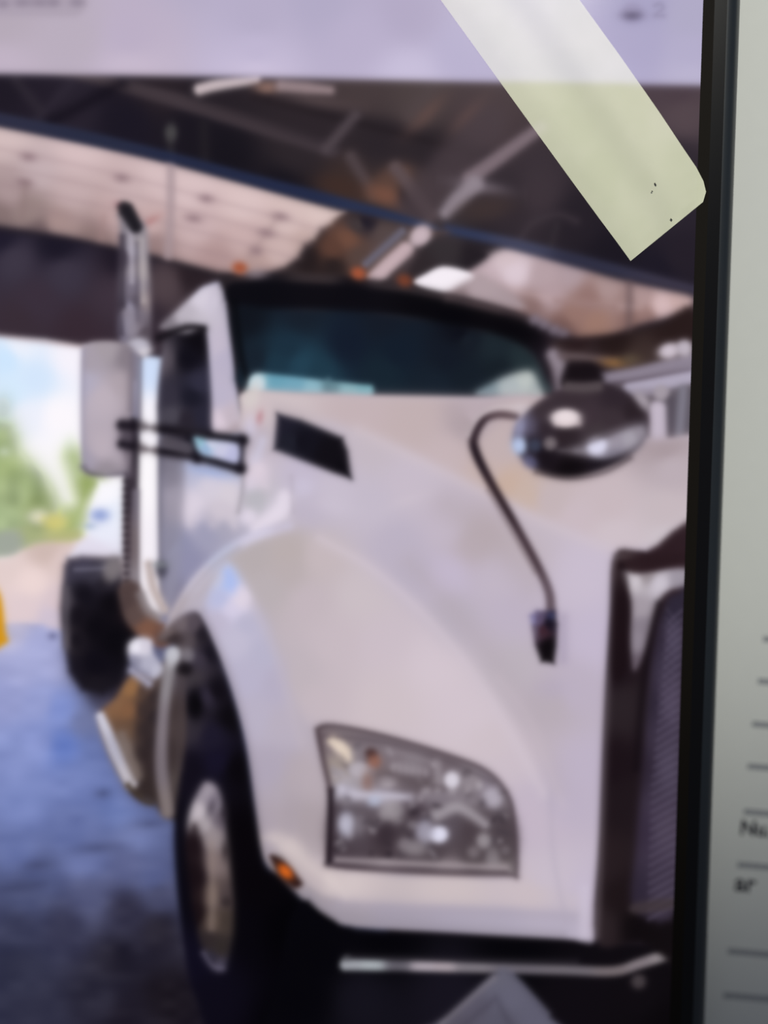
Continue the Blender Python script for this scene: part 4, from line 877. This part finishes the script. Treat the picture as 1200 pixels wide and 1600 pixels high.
def islands(A):
    """number the connected patches of equal value, row run by row run"""
    H, W = A.shape
    par = []
    def find(a):
        while par[a] != a:
            par[a] = par[par[a]]; a = par[a]
        return a
    lab = np.zeros(A.shape, np.int64); prev = []
    for y in range(H):
        cut = np.flatnonzero(np.diff(A[y])) + 1
        st = np.concatenate([[0], cut]); en = np.concatenate([cut, [W]])
        cur = []; k = 0
        for a, b in zip(st.tolist(), en.tolist()):
            idn = len(par); par.append(idn); v = A[y, a]
            while k < len(prev) and prev[k][1] <= a: k += 1
            m = k
            while m < len(prev) and prev[m][0] < b:
                if prev[m][3] == v:
                    par[find(idn)] = find(prev[m][2])
                m += 1
            lab[y, a:b] = idn; cur.append((a, b, idn, v))
        prev = cur
    root = np.array([find(a) for a in range(len(par))])
    return root[lab]
for _ in range(4):                                        # crumbs join the patch beside them
    LAB = islands(QREG)
    u, inv_, cnt = np.unique(LAB, return_inverse=True, return_counts=True)
    small = (cnt < 90)[inv_].reshape(LAB.shape)
    if not small.any(): break
    for y, x in np.argwhere(small):
        QREG[y, x] = QREG[y, x - 1] if x > 0 else QREG[y - 1, x]
LAB = islands(QREG)
flat_lab, flat_reg = LAB.reshape(-1), QREG.reshape(-1)
for il in np.unique(flat_lab):
    sel = flat_lab == il
    nm = REGIONS[flat_reg[np.argmax(sel)]]
    qs = quads[sel]
    used, invx = np.unique(qs, return_inverse=True)
    me = bpy.data.meshes.new(nm)
    me.vertices.add(len(used)); me.vertices.foreach_set('co', verts[used].astype(np.float32).ravel())
    me.loops.add(len(qs) * 4); me.loops.foreach_set('vertex_index', invx.reshape(-1).astype(np.int32))
    me.polygons.add(len(qs)); me.polygons.foreach_set('loop_start', np.arange(0, len(qs) * 4, 4, dtype=np.int32))
    me.update(calc_edges=True)
    at = me.color_attributes.new('pixels', 'FLOAT_COLOR', 'POINT')
    at.data.foreach_set('color', cols[used].astype(np.float32).ravel())
    o = link(nm, me, M_PIX, screen)
    if nm in PART_LABEL: o['label'] = PART_LABEL[nm]

# ------------------------------------------------------------------ strip of matte tape stuck on the glass
TZ = ZS + 0.00004
Lp = [(560, -176), (624, -88), (688, 0), (762, 102), (836, 204), (900, 292), (938, 344), (958, 371), (974, 393), (985, 408)]
Rp = [(780, -176), (843, -88), (905, 0), (968, 87), (1030, 176), (1066, 230), (1088, 262), (1099, 283), (1103, 300), (1098, 316)]
def resample(P, n):
    P = [np.array(p, float) for p in P]
    return [P[min(int(t), len(P) - 2)] * (1 - (t - min(int(t), len(P) - 2))) + P[min(int(t), len(P) - 2) + 1] * (t - min(int(t), len(P) - 2)) for t in [k * (len(P) - 1) / n for k in range(n + 1)]]
NL, NW = 70, 30
La, Ra = resample(Lp, NL), resample(Rp, NL)
bm = bmesh.new()
gv = []
for i in range(NL + 1):
    row = []
    for j in range(NW + 1):
        w = j / NW
        p = La[i] * (1 - w) + Ra[i] * w
        s_ = i / NL
        bulge = 0.0
        if s_ > 0.86:                                    # cut end is slightly skewed, one corner worn round
            bulge = (s_ - 0.86) / 0.14
        p = p + np.array([0.46, 0.55]) * 0.0
        z = 0.00010 + 0.00022 * math.sin(w * math.pi) ** 0.7 \
            + 0.00026 * math.sin(w * 10.0 + 1.3 * s_) * math.sin(w * math.pi) \
            + 0.00006 * math.sin(s_ * 9 + w * 4)
        q = unproj(p[0], p[1], TZ)
        row.append(bm.verts.new((q.x, q.y, TZ + z)))
    gv.append(row)
for i in range(NL):
    for j in range(NW):
        bm.faces.new((gv[i][j], gv[i + 1][j], gv[i + 1][j + 1], gv[i][j + 1]))
tape = from_bm('tape_strip', bm, M_TAPE, None, True)
tag(tape, 'pale translucent strip of matte tape stuck slantwise across the tablet screen', 'tape')
for px_, py_, a_, ln_ in ((1024, 288, 60, 3.2), (1019, 299, 30, 1.4), (1049, 343, 50, 2.6)):
    q = unproj(px_, py_, TZ + 0.00062)
    bm = bmesh.new()
    bmesh.ops.create_icosphere(bm, subdivisions=1, radius=1.0)
    for v in bm.verts:
        v.co = Vector((v.co.x * ln_ * PX, v.co.y * 1.1 * PX, v.co.z * 0.6 * PX))
    bmesh.ops.rotate(bm, verts=bm.verts, cent=(0, 0, 0), matrix=Matrix.Rotation(math.radians(-a_), 3, 'Z'))
    bmesh.ops.translate(bm, verts=bm.verts, vec=q)
    from_bm('dust_speck', bm, M_SPECK, tape)
